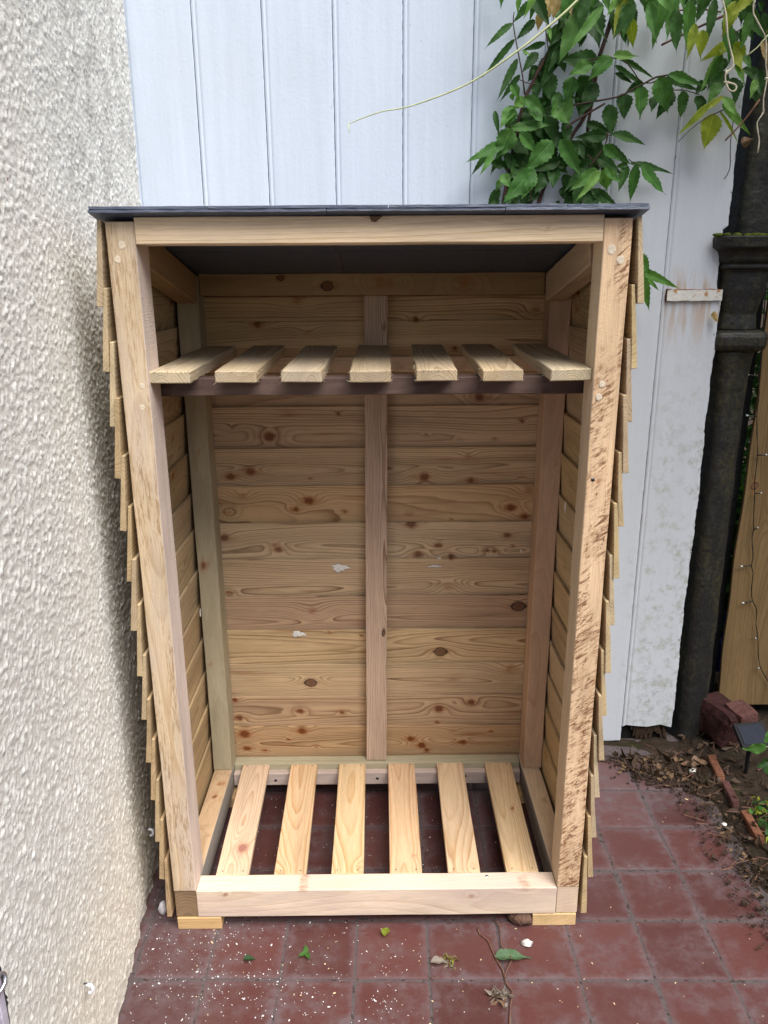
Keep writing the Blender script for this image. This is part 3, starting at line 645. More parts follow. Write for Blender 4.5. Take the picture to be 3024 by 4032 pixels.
# rear cladding boards (13), inner faces show
tops = [1.655, 1.564, 1.497, 1.380, 1.262, 1.1413, 1.0287, .9143, .7995, .6787, .566, .4479, .3345, .2255, .128]
KN = [(z3, 745, 460, 12, 0), (z3, 1310, 270, 4, 0), (z3, 430, 785, 10, 0), (z3, 590, 745, 10, 0), (z3, 1078, 802, 4, 0), (z3, 525, 945, 10, 2), (z3, 1070, 980, 11, 0), (z3, 960, 1052, 7, 0), (z3, 1355, 1072, 4, 0),
      (z3, 410, 1080, 10, 2), (z3, 440, 387, 5, 2), (z5, 380, 40, 10, 0), (z5, 785, 98, 5, 0), (z5, 820, 140, 8, 0), (z5, 1235, 812, 3, 0), (z5, 1085, 1228, 11, 1), (z5, 1495, 838, 3, 0), (z5, 420, 495, 6, 0), (z5, 1100, 640, 14, 2),
      (z7, 500, 480, 9, 0), (z7, 1000, 420, 8, 0), (z7, 1345, 432, 5, 0), (z7, 465, 325, 7, 0), (z7, 545, 605, 12, 0), (z7, 1015, 580, 10, 0), (z7, 912, 652, 4, 0), (z7, 565, 730, 8, 0), (z7, 705, 745, 5, 0), (z7, 1130, 712, 3, 0),
      (z4, 372, 443, 3, 0), (z4, 640, 480, 3, 0), (z4, 935, 478, 3, 0), (z4, 1152, 333, 4, 0), (z4, 355, 788, 11, 0), (z4, 735, 818, 9, 0), (z4, 715, 612, 8, 2), (z4, 1150, 790, 4, 0), (z4, 1205, 900, 10, 2), (z4, 1062, 1038, 10, 0),
      (z4, 230, 1100, 4, 0), (z4, 575, 1138, 3, 0), (z4, 1175, 1115, 9, 0), (z4, 245, 1170, 11, 0), (z4, 808, 140, 10, 0), (z6, 305, 180, 10, 0), (z6, 470, 105, 8, 0), (z6, 575, 195, 8, 0), (z6, 1035, 18, 8, 0), (z6, 860, 150, 6, 0),
      (z6, 932, 152, 6, 0), (z6, 1072, 113, 4, 0), (z6, 1125, 600, 13, 1), (z6, 487, 975, 12, 1), (z6, 1060, 1110, 18, 2), (z6, 560, 450, 12, 2), (z8, 475, 400, 11, 0), (z8, 740, 345, 9, 0), (z8, 460, 518, 5, 0), (z8, 240, 648, 9, 0),
      (z8, 335, 705, 10, 0), (z8, 380, 745, 6, 0), (z8, 670, 678, 8, 0), (z8, 590, 580, 8, 2), (z8, 895, 583, 4, 0), (z8, 1045, 698, 5, 2), (z1, 650, 570, 9, 0), (z1, 980, 380, 12, 2), (z2, 280, 535, 6, 0), (z2, 1265, 470, 10, 2), (z2, 600, 770, 5, 0), (z1, 1060, 640, 8, 2)]
KN = [(P(*f(a, b), 1, YB+.002), r*.00125, k) for (f, a, b, r, k) in KN]
KN = [(Vector((p.x, YB+.004, p.z)), r, k) for p, r, k in KN]
for k, zt in enumerate(tops[:-1]):
    zb_ = tops[k+1]-.042; H_ = zt-zb_
    kk = [q for q in KN if tops[k+1]-.004 < q[0].z < zt+.004]
    # tilted: top edge in, bottom edge out, feather edged
    o = timber('cladding_board', ls, M_clad, 1.066, H_, .012, frame((-1, 0, 0), (0, -.10, 1), (-.013, YB+.0075+.0055, (zt+zb_)/2)), step=.011, stepw=.006, knots=kk, taper=(1.0, .62), bev=.0012, amp=.0008,
               pith=(random.uniform(-.03, .03), random.choice((-1, 1))*random.choice((.014, .03, .045, .06, .08))*random.uniform(.8, 1.2)))
# white filler patches on the inside
def patch(name, c, w_, h_, M, mat, parent, seed, t=.0012, n=18, rg=1.):
    V = [(0, 0, t)]; 
    for ring, rr_, zz_ in ((0, .7, t), (1, 1., t*.25)):
        for k in range(n):
            a = 2*math.pi*k/n; q = rr_*(1+rg*(.22*math.sin(a*3+seed)+.18*math.sin(a*7+seed*2)+random.uniform(-.1, .1))); V.append((math.cos(a)*w_/2*q, math.sin(a)*h_/2*q, zz_*(1+random.uniform(-.4, .4))))
    Fs = [(0, 1+k, 1+(k+1) % n) for k in range(n)]+[(1+k, 1+n+k, 1+n+(k+1) % n, 1+(k+1) % n) for k in range(n)]
    return link(name, np_mesh(name, V, Fs, mat), parent, Matrix.Translation(c) @ M)
cb = sorted([o for o in C.objects if o.name.startswith('cladding_board')], key=lambda o: -o.location.z)
toCam = Matrix(((1, 0, 0, 0), (0, 0, -1, 0), (0, 1, 0, 0), (0, 0, 0, 1)))
def on_back(f, a, b, w_, h_, s):
    p = P(*f(a, b), 1, YB); tgt = min(cb, key=lambda o: abs(o.location.z+.02-p.z))
    patch('filler_patch', (p.x, YB+.0005, p.z), w_*.0013, h_*.0013, toCam, M_paintfleck, tgt, s)
for a in ((z5, 1325, 283, 38, 17, 1.), (z5, 985, 823, 30, 15, 2.), (z6, 440, 270, 30, 5, 3.), (z6, 475, 203, 9, 4, 5.), (z6, 1145, 145, 4, 9, 6.)): on_back(*a)
# side cladding: 14 boards a side, end grain to the front
zb = [1.554, 1.425, 1.315, 1.203, 1.085, .967, .847, .730, .614, .497, .388, .272, .153, .042]
zt = [1.722, 1.594, 1.488, 1.374, 1.252, 1.139, 1.02, .91, .785, .672, .562, .451, .335, .217]
sk = []
for side in (-1, 1):
    xo = XL if side < 0 else XR
    for k in range(14):
        z0, z1_ = zb[k]+random.uniform(-.003, .003)*(k < 13), zt[k]
        top_in, bot_out = .0055, .0215
        if k == 13: bot_out = .0105
        dx = side*(bot_out-top_in)
        y0 = YF+random.uniform(-.007, .003); y1 = YB+.014; ty = y1
        sl_ = .197*(y1-y0) if k == 0 else 0
        cx = xo+side*(top_in+bot_out)/2+side*.0055
        # the top board would meet the sloping roof: let it stop just below the rear roof height
        H_ = z1_-z0
        Mx = frame((0, 1, 0), (-dx, 0, H_), (cx, (y0+y1)/2, (z0+z1_)/2))
        kn = [(Vector((xo+side*.006, random.uniform(YF+.1, YB-.05), random.uniform(z0+.05, z1_-.02))), random.uniform(.005, .010), 0) for _ in range(random.choice((1, 2, 3)))]
        o = timber('side_board', ls, M_cladside, y1-y0, H_, .0135+random.uniform(-.001, .0015), Mx, step=.02, stepw=.02, taper=(1., .55), knots=kn, bev=.0012, amp=.0012, pith=(random.uniform(-.06, .06), random.choice((-1, 1))*random.uniform(.03, .07)))
        if k == 0:   # slope-cut
            me = o.data; n = len(me.vertices); cc = np.empty(n*3, np.float32); me.vertices.foreach_get('co', cc); cc = cc.reshape(-1, 3)
            A_ = np.array(Mx); wv = cc @ A_[:3, :3].T + A_[:3, 3]
            lim = 1.7255-.197*(wv[:, 1]-YF)-.004; wv[:, 2] = np.minimum(wv[:, 2], lim)
            Ai = np.linalg.inv(A_); cc = wv @ Ai[:3, :3].T + Ai[:3, 3]; me.vertices.foreach_set('co', cc.astype(np.float32).ravel()); me.update()
for (f, a, b, xx, w_, h_) in ((z5, 165, 650, XL-.001, 12, 22), (z4, 1525, 1030, XR+.001, 12, 26)):
    p = P(*f(a, b), 0, xx); sgn = 1 if xx < 0 else -1
    Mr = Matrix(((0, 0, sgn, 0), (sgn, 0, 0, 0), (0, 1, 0, 0), (0, 0, 0, 1)))
    tgt = min([o for o in C.objects if o.name.startswith('side_board') and o.location.x*xx > 0], key=lambda o: abs(o.location.z-p.z))
    patch('filler_patch', (xx+sgn*.0065, p.y, p.z), w_*.0012, h_*.0012, Mr, M_paintfleck, tgt, 4.)
# sloping side top rails
sl3 = Vector((0, 1, -.197)).normalized()
for (x0, x1) in ((XL+.004, XLi+.001), (XRi-.004, XR-.008)):
    y0, y1 = YF+.089, YP-.002; zt_ = lambda y: roofz(y)-.004
    L = (y1-y0)/sl3.y; mid = Vector(((x0+x1)/2, (y0+y1)/2, (zt_(y0)+zt_(y1))/2-.038))
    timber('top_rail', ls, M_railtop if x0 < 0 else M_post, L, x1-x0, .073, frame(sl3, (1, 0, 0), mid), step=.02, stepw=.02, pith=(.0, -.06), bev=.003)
# shelf
sh_f = [(-.4795, -.3925), (-.3415, -.2568), (-.205, -.1195), (-.0619, .0239), (.0749, .1633), (.2147, .3019), (.3554, .4457)]
sh_b = [(-.476, -.3923), (-.3405, -.2586), (-.1978, -.1163), (-.0554, .0291), (.0868, .1717), (.2259, .3071), (.365, .449)]
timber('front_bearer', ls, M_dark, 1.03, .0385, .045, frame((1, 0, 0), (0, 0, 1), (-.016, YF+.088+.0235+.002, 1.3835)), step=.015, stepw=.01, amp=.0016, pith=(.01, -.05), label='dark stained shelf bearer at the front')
timber('rear_bearer', ls, M_post, .92, .0405, .03, frame((1, 0, 0), (0, 0, 1), (-.0135, 2.141, 1.3865)), step=.02, pith=(0, -.06))
shelf = []
for k in range(7):
    (a0, a1), (b0, b1) = sh_f[k], sh_b[k]; y0, y1 = YF+.014+random.uniform(-.003, .003), 2.158
    xf, xb = (a0+a1)/2, (b0+b1)/2; L = math.hypot(y1-y0, xb-xf)
    o = timber('shelf_slat', ls, M_shelf, L, .0855, .0245, frame((xb-xf, y1-y0, .010), (1, 0, 0), ((xb+xf)/2, (y0+y1)/2, (1.4135+1.4235)/2)), step=.009, stepw=.009, amp=.0016, bev=.0022,
               pith=((k % 3-1)*.012+.004, (.022, -.02, .018, -.03, .02, .024, .03)[k]), seed=2.3*k)
    shelf.append((o, xf, xb, y0, y1))
    # torn fibres along both lower and upper arrises
    V = []; Fs = []
    for q in range(150):
        t = random.random()**1.3; sd_ = random.choice((-1, 1)); tp = random.random() < .45; front = random.random() < .2
        L0 = -L/2+t*L
        if front: px_, py_, pz_ = -L/2, random.uniform(-.042, .042), -.012; 
        else: px_, py_, pz_ = L0, sd_*.0427, (.0115 if tp else random.uniform(-.0125, .0))
        ln = random.uniform(.002, .008)*(1.5 if random.random() < .12 else 1); wd = random.uniform(.0003, .0008)
        d = Vector((random.uniform(-1, 1) if not front else -1, sd_*random.uniform(.3, 1) if not front else random.uniform(-.5, .5), random.uniform(-1, .6))).normalized()*ln
        s = Vector((random.uniform(-1, 1), 0, random.uniform(-1, 1))).normalized()*wd; p0 = Vector((px_, py_, pz_))
        i0 = len(V); u2 = d.cross(s).normalized()*wd
        V += [p0-s, p0+s, p0+u2, p0+d]; Fs += [(i0, i0+1, i0+3), (i0+1, i0+2, i0+3), (i0+2, i0, i0+3)]
    fo = link('torn_fibres', np_mesh('torn_fibres', V, Fs, M_fibre), o, Matrix(o.matrix_basis)); fo['kind'] = 'stuff'
# filler dots on the front posts
def dot(px, py, r, mat, parent_post, s, nm='filler_patch'):
    p = P(px, py, 1, YF); patch(nm, (p.x, YF-.0004, p.z), r, r*1.15, toCam, mat, parent_post, s, t=.0006, rg=.3)
posts = [o for o in C.objects if o.name.startswith('post')]
for (px, py, r) in ((480, 965, .014), (463, 1022, .013), (560, 1520, .011), (560, 1604, .011)): dot(px, py, r, M_filler, posts[0], px)
for (px, py, r) in ((2408, 982, .017), (2443, 1023, .015), (2371, 1512, .013), (2358, 1563, .013)): dot(px, py, r, M_filler, posts[1], px)
p = P(2334, 1888, 1, YF); tube('screw', [(p.x, YF+.001, p.z), (p.x, YF-.001, p.z)], .0042, M_screw, posts[1], 10)
p = P(1917, 3450, 2, .12); tube('screw', [(p.x, p.y, .1185), (p.x, p.y, .1205)], .0042, M_chrome, ls, 10)
# roof: two courses of slates, each slate a part; a dark ply deck would not show, the slates are seen from below
Yr0 = 1.588; sn = .197
def slate(x0, x1, y0, y1, lay, seed, lift=0.):
    th = .0052; L = (y1-y0)*math.hypot(1, sn)
    V, Fs = lattice([np.linspace(-(x1-x0)/2, (x1-x0)/2, 14), np.linspace(-L/2, L/2, 10), np.linspace(-th/2, th/2, 2)])
    e = (np.abs(np.abs(V[:, 1])-L/2) < 1e-6) | (np.abs(np.abs(V[:, 0])-(x1-x0)/2) < 1e-6)
    V[:, 1] += np.where(e, wob(V, 60, seed)*.0011, 0); V[:, 2] += wob(V, 12, seed)*.0004
    zc_ = roofz((y0+y1)/2)+.0012+th/2+lay*(th+.0006)+lift
    M = frame((1, 0, 0), (0, 1, -sn), ((x0+x1)/2, (y0+y1)/2, zc_))
    return link('roof_slate', np_mesh('roof_slate', V, Fs, M_slate), ls, M)
XE0, XE1 = -.556, .522
def course(xs_, y0, y1, lay, lift=0.):
    for a, b in zip(xs_[:-1], xs_[1:]): slate(a+.0006, b-.0006, y0+random.uniform(-.001, .001), y1, lay, random.uniform(0, 40), lift)
course([XE0, -.099, .2445, XE1], Yr0, 1.905, 0)
course([XE0, -.090, .262, XE1], 1.907, 2.262, 0)
course([XE0+.002, -.3247, .02, .3637, XE1-.002], Yr0, 1.99, 1)
course([XE0+.002, -.25, .1, .40, XE1-.002], 1.992, 2.275, 1)

# ------------------------------------------------------------------ wisteria
vn = thing('wisteria', 'green wisteria climbing the white boards above the right of the log store', 'climbing plant', (.45, 2.37, 1.7))
lA = lambda a, b: zc(1840, 0, .36166, a, b); lB = lambda a, b: zc(1840, 400, .36166, a, b); lC = lambda a, b: zc(2424, 0, .36166, a, b)
lD = lambda a, b: zc(2340, 400, .4123, a, b); lE = lambda a, b: zc(2500, 900, .31585, a, b)
def leaf_mesh(L, W, seed, mat, fold=.25, curl=.3, serr=.075):
    n, m = 16, 4; V = []; U = []; Fs = []
    for i in range(n+1):
        s = i/n; body = s**.7*(1-s)**1.45/.262
        hw = W/2*body
        if i == 0: hw = W*.02
        if i == n: hw = .0003
        hw *= 1+serr*(1 if i % 2 else -1)*(0 if i in (0, n) else 1)
        for j in range(-m, m+1):
            t = j/m; y = t*hw; wav = .06*W*math.sin(s*14+seed+t*2)*abs(t)
            V.append((s*L+(-.004 if abs(j) == m and i % 2 else 0)*0, y, abs(t)*hw*fold-curl*L*s*s*.5+wav+.04*L*math.sin(s*3+seed))); U.append((s, t, 0))
    k = 2*m+1
    for i in range(n):
        for j in range(k-1): a = i*k+j; Fs.append((a, a+1, a+k+1, a+k))
    return np_mesh('leaf', V, np.array(Fs), mat, {'lv': ('FLOAT_VECTOR', U)}, smooth=True)
def put_leaf(b, t, w_, col, Yd, parent=vn, jit=1.):
    dY = random.uniform(-.025, .03)*jit
    pb_, pt_ = P(*b, 1, Yd), P(*t, 1, Yd-dY*.7)
    if pb_.y > 2.405: pb_.y = 2.4
    x = (pt_-pb_)*1.08+Vector((0, 0, -.004)); L = x.length; W = w_*.36*.00079*Yd/2.35*1.03
    side = x.cross(Vector((random.uniform(-.35, .35), -1, random.uniform(-.2, .5))))
    M = frame(x, side, pb_)
    curl = random.uniform(-.05, .3); 
    me = leaf_mesh(L, W, random.uniform(0, 6), LM[col], random.uniform(.1, .5), 0.12*curl, .08)
    o = link('leaf', me, parent, M)
    if (M.to_3x3() @ Vector((0, 0, 1))).y > 0: o.matrix_basis = M @ Matrix.Rotation(math.pi, 4, 'X')
    return o
LV = [(lA, 2.33, '700,0,510,220,80,d 495,250,205,500,66,d 515,435,190,790,62,d 740,215,535,410,80,d 550,630,335,1060,74,d 575,820,365,1070,62,d 850,465,610,530,62,d 765,565,600,770,95,d 560,-40,545,120,50,l 750,-30,680,210,56,d 790,-30,790,160,66,g 890,-60,860,230,120,b 990,-80,940,190,115,b 1070,-60,1130,140,100,b 800,130,770,310,80,b 1290,-120,1320,160,190,g 1250,90,1010,650,180,g 1350,80,1430,480,200,d 1050,300,850,700,90,d 1420,650,1010,640,160,d 1230,330,1240,480,120,d 1575,620,1330,850,150,g 1350,690,1115,800,130,g 880,790,910,1080,160,d 1150,830,1070,1110,145,g 480,915,560,1060,95,g 620,1060,505,1170,110,l 620,1060,835,1200,125,g 1000,1000,940,1240,105,g 1300,830,1240,1100,160,d 1400,900,1230,1240,150,d 1080,1040,1180,1060,60,d 1659,-60,1530,140,80,l 1150,60,1000,300,140,d 1100,200,900,480,130,d 940,650,800,950,90,d 1040,470,880,760,80,d 1000,60,1080,260,150,d 1430,0,1330,230,150,d 1560,100,1600,380,60,d 900,480,960,260,110,d 760,900,740,1080,90,d 480,1020,500,1080,50,g'),
      (lB, 2.33, '500,40,365,270,120,g 520,80,440,240,90,g 640,110,520,250,90,d 300,100,345,345,55,d 690,30,820,210,140,g 480,285,905,245,105,g 540,280,805,300,70,g 485,300,330,590,200,g 450,420,0,650,110,g 270,500,50,780,66,d 310,520,140,780,66,g 400,500,255,780,66,d 400,690,240,640,95,d 560,350,770,540,120,g 930,430,640,735,190,g 850,150,1000,490,170,d 1060,200,1090,470,120,d 1010,410,1230,770,150,g 1010,640,690,740,110,d 1040,690,700,790,110,d 730,740,405,1070,185,g 730,760,600,1030,120,g 380,790,460,910,110,g 370,850,310,960,75,d 350,950,220,1150,95,d 440,1000,500,1140,120,d 520,1000,530,1140,66,d 650,950,580,1140,66,d 950,720,930,920,130,d 850,780,740,980,130,d 980,700,1110,680,66,d 980,700,1090,760,66,d 900,650,970,800,110,d 780,980,640,1070,90,d 500,560,680,720,170,d 500,400,660,580,180,d 620,640,470,820,170,d 1240,880,1170,1150,120,d 1170,1040,1020,1140,90,d 960,1090,1010,1140,60,d 1310,970,1390,1180,200,d 1340,960,1650,1140,110,d 1240,430,1465,460,100,d 1250,470,1390,590,120,d 1530,365,1175,375,120,d 1300,230,1560,330,95,d 1540,30,1575,345,150,d 1480,480,1665,615,110,g 1410,600,1655,755,115,d 1410,740,1130,945,115,g 1440,750,1205,1050,85,l 1490,730,1520,940,160,l 1500,720,1665,860,90,g 1300,650,1140,840,110,d 1070,640,1210,730,66,d 1350,860,1350,950,56,d 1280,740,1060,955,85,d 1190,480,1275,600,100,d 970,10,1110,215,250,g 700,60,620,260,130,d 760,230,880,430,140,d 620,330,800,420,120,d 420,550,470,720,90,d 500,820,700,700,130,d 860,560,760,700,120,d 590,130,700,200,110,d 900,300,800,480,120,d 1120,420,1190,620,110,d 1000,560,1080,760,60,d 560,940,640,1130,80,d 300,1060,330,1150,80,d 1000,330,1120,560,110,d'),
      (lC, 2.34, '70,-30,5,65,50,l 100,40,90,300,76,d 165,200,190,490,105,y 190,80,215,280,66,d 140,400,135,500,22,d 30,250,40,380,34,b 340,-60,320,115,66,d 520,-60,510,270,130,d 530,-50,590,120,66,g 690,-60,640,35,60,d 760,-60,740,60,66,d 850,-40,820,165,66,d 950,-50,910,165,110,d 1230,-40,1200,270,120,d 1380,-60,1365,245,120,d 1450,-60,1440,250,110,g 820,210,780,325,44,d 860,180,845,265,26,d -20,600,225,600,95,l 20,630,420,830,55,d -10,710,295,890,66,d -10,800,185,885,56,d 300,900,115,990,100,d 85,1020,95,1270,150,d 270,930,260,1260,160,g 470,840,560,1185,190,g 560,820,945,900,100,g 540,840,925,965,66,d 420,1050,390,1200,90,d 610,985,455,1260,140,d 745,985,710,1270,120,d 960,890,880,1000,95,d 920,1040,900,1200,125,d 1240,450,935,645,88,y 1240,455,1140,575,125,y 1160,570,935,960,95,l 1150,600,1000,900,110,g 1200,640,1120,790,80,d 1200,770,1040,1010,150,d 1270,470,1420,650,125,y 1280,520,1370,750,115,y 1400,600,1475,720,66,g 1310,700,1395,900,76,l 1380,750,1625,900,115,d 1540,760,1585,1025,125,d 1530,860,1465,1045,76,l 1260,850,1300,1105,160,d 1180,1040,865,1245,60,y 1170,1060,1325,1245,90,l 1270,340,1250,455,44,b 1310,330,1310,485,56,d 1370,310,1380,485,64,d 1440,290,1495,425,56,d 1600,250,1650,350,66,y 1600,430,1655,700,76,b 1480,960,1565,1105,95,d 1130,900,1010,1100,110,g 1060,800,1000,960,90,d 1330,-40,1290,180,120,d 1560,20,1600,120,70,d'),
      (lD, 2.34, '1140,115,1055,425,165,y 1190,90,1375,375,30,y 1220,20,1475,285,70,l 1100,20,815,295,56,y 1130,0,875,215,56,y 170,310,470,388,88,d 100,415,355,578,95,d 25,520,232,668,95,d 320,600,205,612,50,d 310,600,235,838,85,d 400,600,345,932,92,g 340,592,728,668,66,d 440,610,675,855,125,g 0,860,232,1005,75,d'),
      (lE, 2.32, '15,330,178,535,170,g 60,510,545,722,100,g 60,540,302,745,76,g 60,555,176,975,135,g -20,250,35,330,60,d')]
for f, Yd, s in LV:
    for e in s.split(' '):
        v = e.split(','); a = list(map(float, v[:5])); sc = {lD: 1.14, lE: .873}.get(f, 1.)
        put_leaf(f(a[0], a[1]), f(a[2], a[3]), a[4]*sc, v[5], Yd+(.035 if v[5] == 'd' and f is not lE else random.uniform(-.02, .01)))
for k in range(70):
    c = random.choice(((560, 300), (600, 480), (560, 760), (650, 860), (500, 620), (1180, 520), (1130, 900), (820, 560), (700, 180), (1280, 560)))
    a, b = c[0]+random.gauss(0, 70), c[1]+random.gauss(0, 80); put_leaf(lB(a, b), lB(a+random.gauss(10, 90), b+random.uniform(110, 220)), random.uniform(90, 150), 'd', 2.385, jit=.3)
for k in range(30):
    a, b = random.choice(((1150, 100), (1350, 100), (1000, 600), (850, 850), (1330, 950), (900, 1150), (1250, 200)))
    a += random.gauss(0, 60); b += random.gauss(0, 80); put_leaf(lA(a, b), lA(a+random.gauss(-30, 80), b+random.uniform(120, 240)), random.uniform(90, 150), 'd', 2.385, jit=.3)
for k in range(75):
    px = random.uniform(1950, 3024); py = random.uniform(-160, 40) if px < 2700 else random.uniform(-160, 120)
    a = random.gauss(0, 55); l = random.uniform(90, 190)
    if random.random() < (.35 if px < 2450 else .75): put_leaf((px, py), (px+a, py+l), random.uniform(80, 140), random.choice('dddgg'+('l' if px < 2450 else 'gy')), random.uniform(2.2, 2.37), jit=.5)
# spray continuing above the picture
for k in range(60):
    x = random.uniform(.25, 1.25); z = random.uniform(2.36, 2.85); y = random.uniform(2.15, 2.4)
    x_ = Vector((random.uniform(-.6, .6), random.uniform(-.5, .1), -1)); o = link('leaf', leaf_mesh(random.uniform(.07, .11), random.uniform(.035, .05), k, LM[random.choice('ddgl')], .3, .04), vn, frame(x_, x_.cross(Vector((0, -1, .4))), (x, y, z)))
def stem(f, pts, r, Yd, mat, name='stem', parent=vn, y2=None):
    q = [P(*f(a, b), 1, (Yd if y2 is None else Yd+(y2-Yd)*i/(len(pts)-1))+random.uniform(-.006, .006)) for i, (a, b) in enumerate(pts)]
    return tube(name, q, r, mat, parent, 6, .08)
idt = lambda a, b: (a, b)
Ap = lambda l: [lA(*p) for p in l]; Bp = lambda l: [lB(*p) for p in l]; Cp = lambda l: [lC(*p) for p in l]; Dp = lambda l: [lD(*p) for p in l]
stem(idt, Ap([(1190, 60), (885, 560), (700, 920), (620, 1100)])+Bp([(540, 320), (490, 560), (440, 820), (385, 1160)]), (.0042, .006), 2.37, M_stem)
stem(idt, Ap([(1659, 60), (1500, 430), (1350, 900)])+Bp([(1300, 120), (1160, 340), (1000, 620), (850, 900), (760, 1160)]), (.005, .0055), 2.375, M_stem)
stem(idt, Ap([(1640, -60), (1450, 600)])+Bp([(1350, 50), (1310, 300), (1300, 650), (1250, 900), (1230, 1150)]), (.004, .005), 2.385, M_stem)
stem(idt, Ap([(1600, -60), (1540, 300), (1440, 640)]), .004, 2.365, M_stem)
stem(lB, [(1500, 20), (1130, 240), (1090, 300)], .003, 2.35, M_stem)
stem(lA, [(510, 130), (500, 260), (540, 500), (600, 820), (625, 1030)], (.0012, .0022), 2.34, M_stem)
stem(lA, [(850, 300), (885, 560)], .0016, 2.35, M_stem)
stem(lA, [(540, 850), (640, 900), (750, 915)], .0012, 2.35, M_stem)
stem(lB, [(1530, 330), (1500, 480), (1320, 720)], .0018, 2.36, M_stem)
stem(lB, [(1310, 580), (1440, 720)], .0014, 2.36, M_stem)
stem(lB, [(690, 760), (685, 1150)], .0012, 2.35, M_stem)
stem(lC, [(-560, 690), (40, 640), (300, 905), (540, 830)], .0016, 2.35, M_stem)
stem(lC, [(-560, 1160), (0, 1060), (150, 990), (310, 910), (440, 840), (600, 815)], .0024, 2.35, M_stem)
stem(lC, [(600, 130), (860, 95), (1150, 130)], .0022, 2.35, M_twig)
stem(lC, [(1180, 170), (850, 320), (500, 490)], (.0034, .0028), 2.33, simple('red_cane', (.12, .045, .04), .6, .3, 60., .3))
stem(lC, [(600, 985), (740, 980), (910, 1030)], .0013, 2.35, M_stem)
stem(lC, [(1520, 240), (1400, 290), (1250, 400)], .0016, 2.34, M_twig)
stem(lC, [(780, 100), (850, 380), (930, 650)], .0012, 2.34, M_shoot)
stem(lC, [(1659, 380), (1540, 520), (1420, 610)], .0018, 2.3, M_shoot)
stem(lD, [(1250, 70), (1000, 200), (800, 385)], (.0016, .001), 2.33, M_stem)
stem(lD, [(1580, -20), (1440, 170), (1250, 372)], (.0028, .002), 2.33, M_twig)
stem(lD, [(1330, 160), (1300, 400), (1295, 640), (1240, 740)], .0013, 2.4, M_stem)
stem(lD, [(120, 320), (170, 320)], .0014, 2.35, M_stem); stem(lD, [(330, 550), (380, 590), (440, 610)], .0013, 2.34, M_stem)
stem(lB, [(1300, 970), (1360, 960)], .0014, 2.36, M_stem)
stem(lE, [(-40, 490), (60, 510), (160, 520)], .0013, 2.33, M_stem)
stem(idt, Ap([(1330, -120), (1210, -10), (1000, 190), (540, 560), (0, 915)])+[(1622, 416), (1500, 440), (1385, 482), (1372, 492), (1376, 520)], (.0034, .0010), 2.22, M_shoot, 'shoot', y2=2.12)
for (a, b, c_, d_) in ((600, 545, 690, 580), (600, 550, 650, 590), (890, 290, 910, 420), (880, 300, 890, 380)): put_leaf(lA(a, b), lA(c_, d_), 36, 'l', 2.19, jit=.2)
# dangling twine
t1 = thing('twine', 'knotted pale twine ending in a small loop, hanging before the yellow leaves', 'string', P(*lC(1220, 400), 1, 2.18))
tube('strand', [P(*lC(a, b), 1, 2.18) for a, b in ((1150, -120), (1165, 0), (1200, 150), (1220, 400), (1275, 640), (1270, 740), (1205, 790), (1195, 860), (1225, 970), (1290, 995), (1315, 950), (1290, 915), (1180, 890))], .0022, M_string, t1, 7, .25)
blob('knot', P(*lC(1205, 790), 1, 2.18), (.007, .006, .014), M_string, t1, 3, .2)
t2 = thing('twine', 'thin kinked pale twine hanging in front of the black pipe at the right edge', 'string', P(*lC(1640, 600), 1, 2.2))
tube('strand', [P(*lC(a, b), 1, 2.2) for a, b in ((1515, -120), (1510, 0), (1500, 150), (1620, 370), (1640, 500), (1635, 700), (1650, 850), (1610, 1070), (1612, 1240))]+[P(*lD(a, b), 1, 2.2) for a, b in ((1620, 80), (1600, 130), (1555, 200), (1565, 300), (1575, 380), (1560, 490))], .0017, M_string, t2, 7, .3)
blob('knot', P(*lC(1640, 855), 1, 2.2), (.009, .008, .007), M_string, t2, 5, .2)

# ------------------------------------------------------------------ right-hand background
fp = thing('fence_panel', 'wide brown timber panel with a waney left edge behind the black pipe', 'fence', (1.4, 2.56, .1))
def plank_waney(x0, x1, z0, z1_, y, seed):
    L = z1_-z0; W = x1-x0
    kk = [(Vector((x0+.03, y-.012, z0+.83)), .012, 1), (Vector((x0+.115, y-.012, z0+.72)), .022, 2), (Vector((x0+.135, y-.012, z0+1.05)), .028, 2), (Vector((x0+.05, y-.012, z0+.27)), .004, 2), (Vector((x0+.10, y-.012, z0+.26)), .005, 2)]
    o = timber('plank', fp, M_fence, L, W, .024, frame((0, 0, 1), (1, 0, 0), (x0+W/2, y, z0+L/2)), step=.015, stepw=.012, knots=kk if seed == 1 else None, amp=.001, pith=(.02, .05))
    if seed == 1:
        me = o.data; n = len(me.vertices); cc = np.empty(n*3, np.float32); me.vertices.foreach_get('co', cc); cc = cc.reshape(-1, 3)
        t = np.clip((-cc[:, 1]/W+.5-.75)/.25, 0, 1); u = cc[:, 0]
        cc[:, 1] += t*(.003*np.sin(u*6)+.002*np.sin(u*17+1)); cc[:, 2] += np.where(cc[:, 2] > 0, -1, 0)*t*t*.010
        me.vertices.foreach_set('co', cc.ravel()); me.update()
    return o
plank_waney(1.225, 1.50, .105, 1.585, 2.52, 1)
plank_waney(1.502, 1.74, .10, 1.60, 2.523, 2); plank_waney(1.742, 1.98, .11, 1.59, 2.52, 3)
timber('bottom_rail', fp, M_fence, .76, .07, .045, frame((1, 0, 0), (0, 0, 1), (1.63, 2.57, .12)), step=.05)
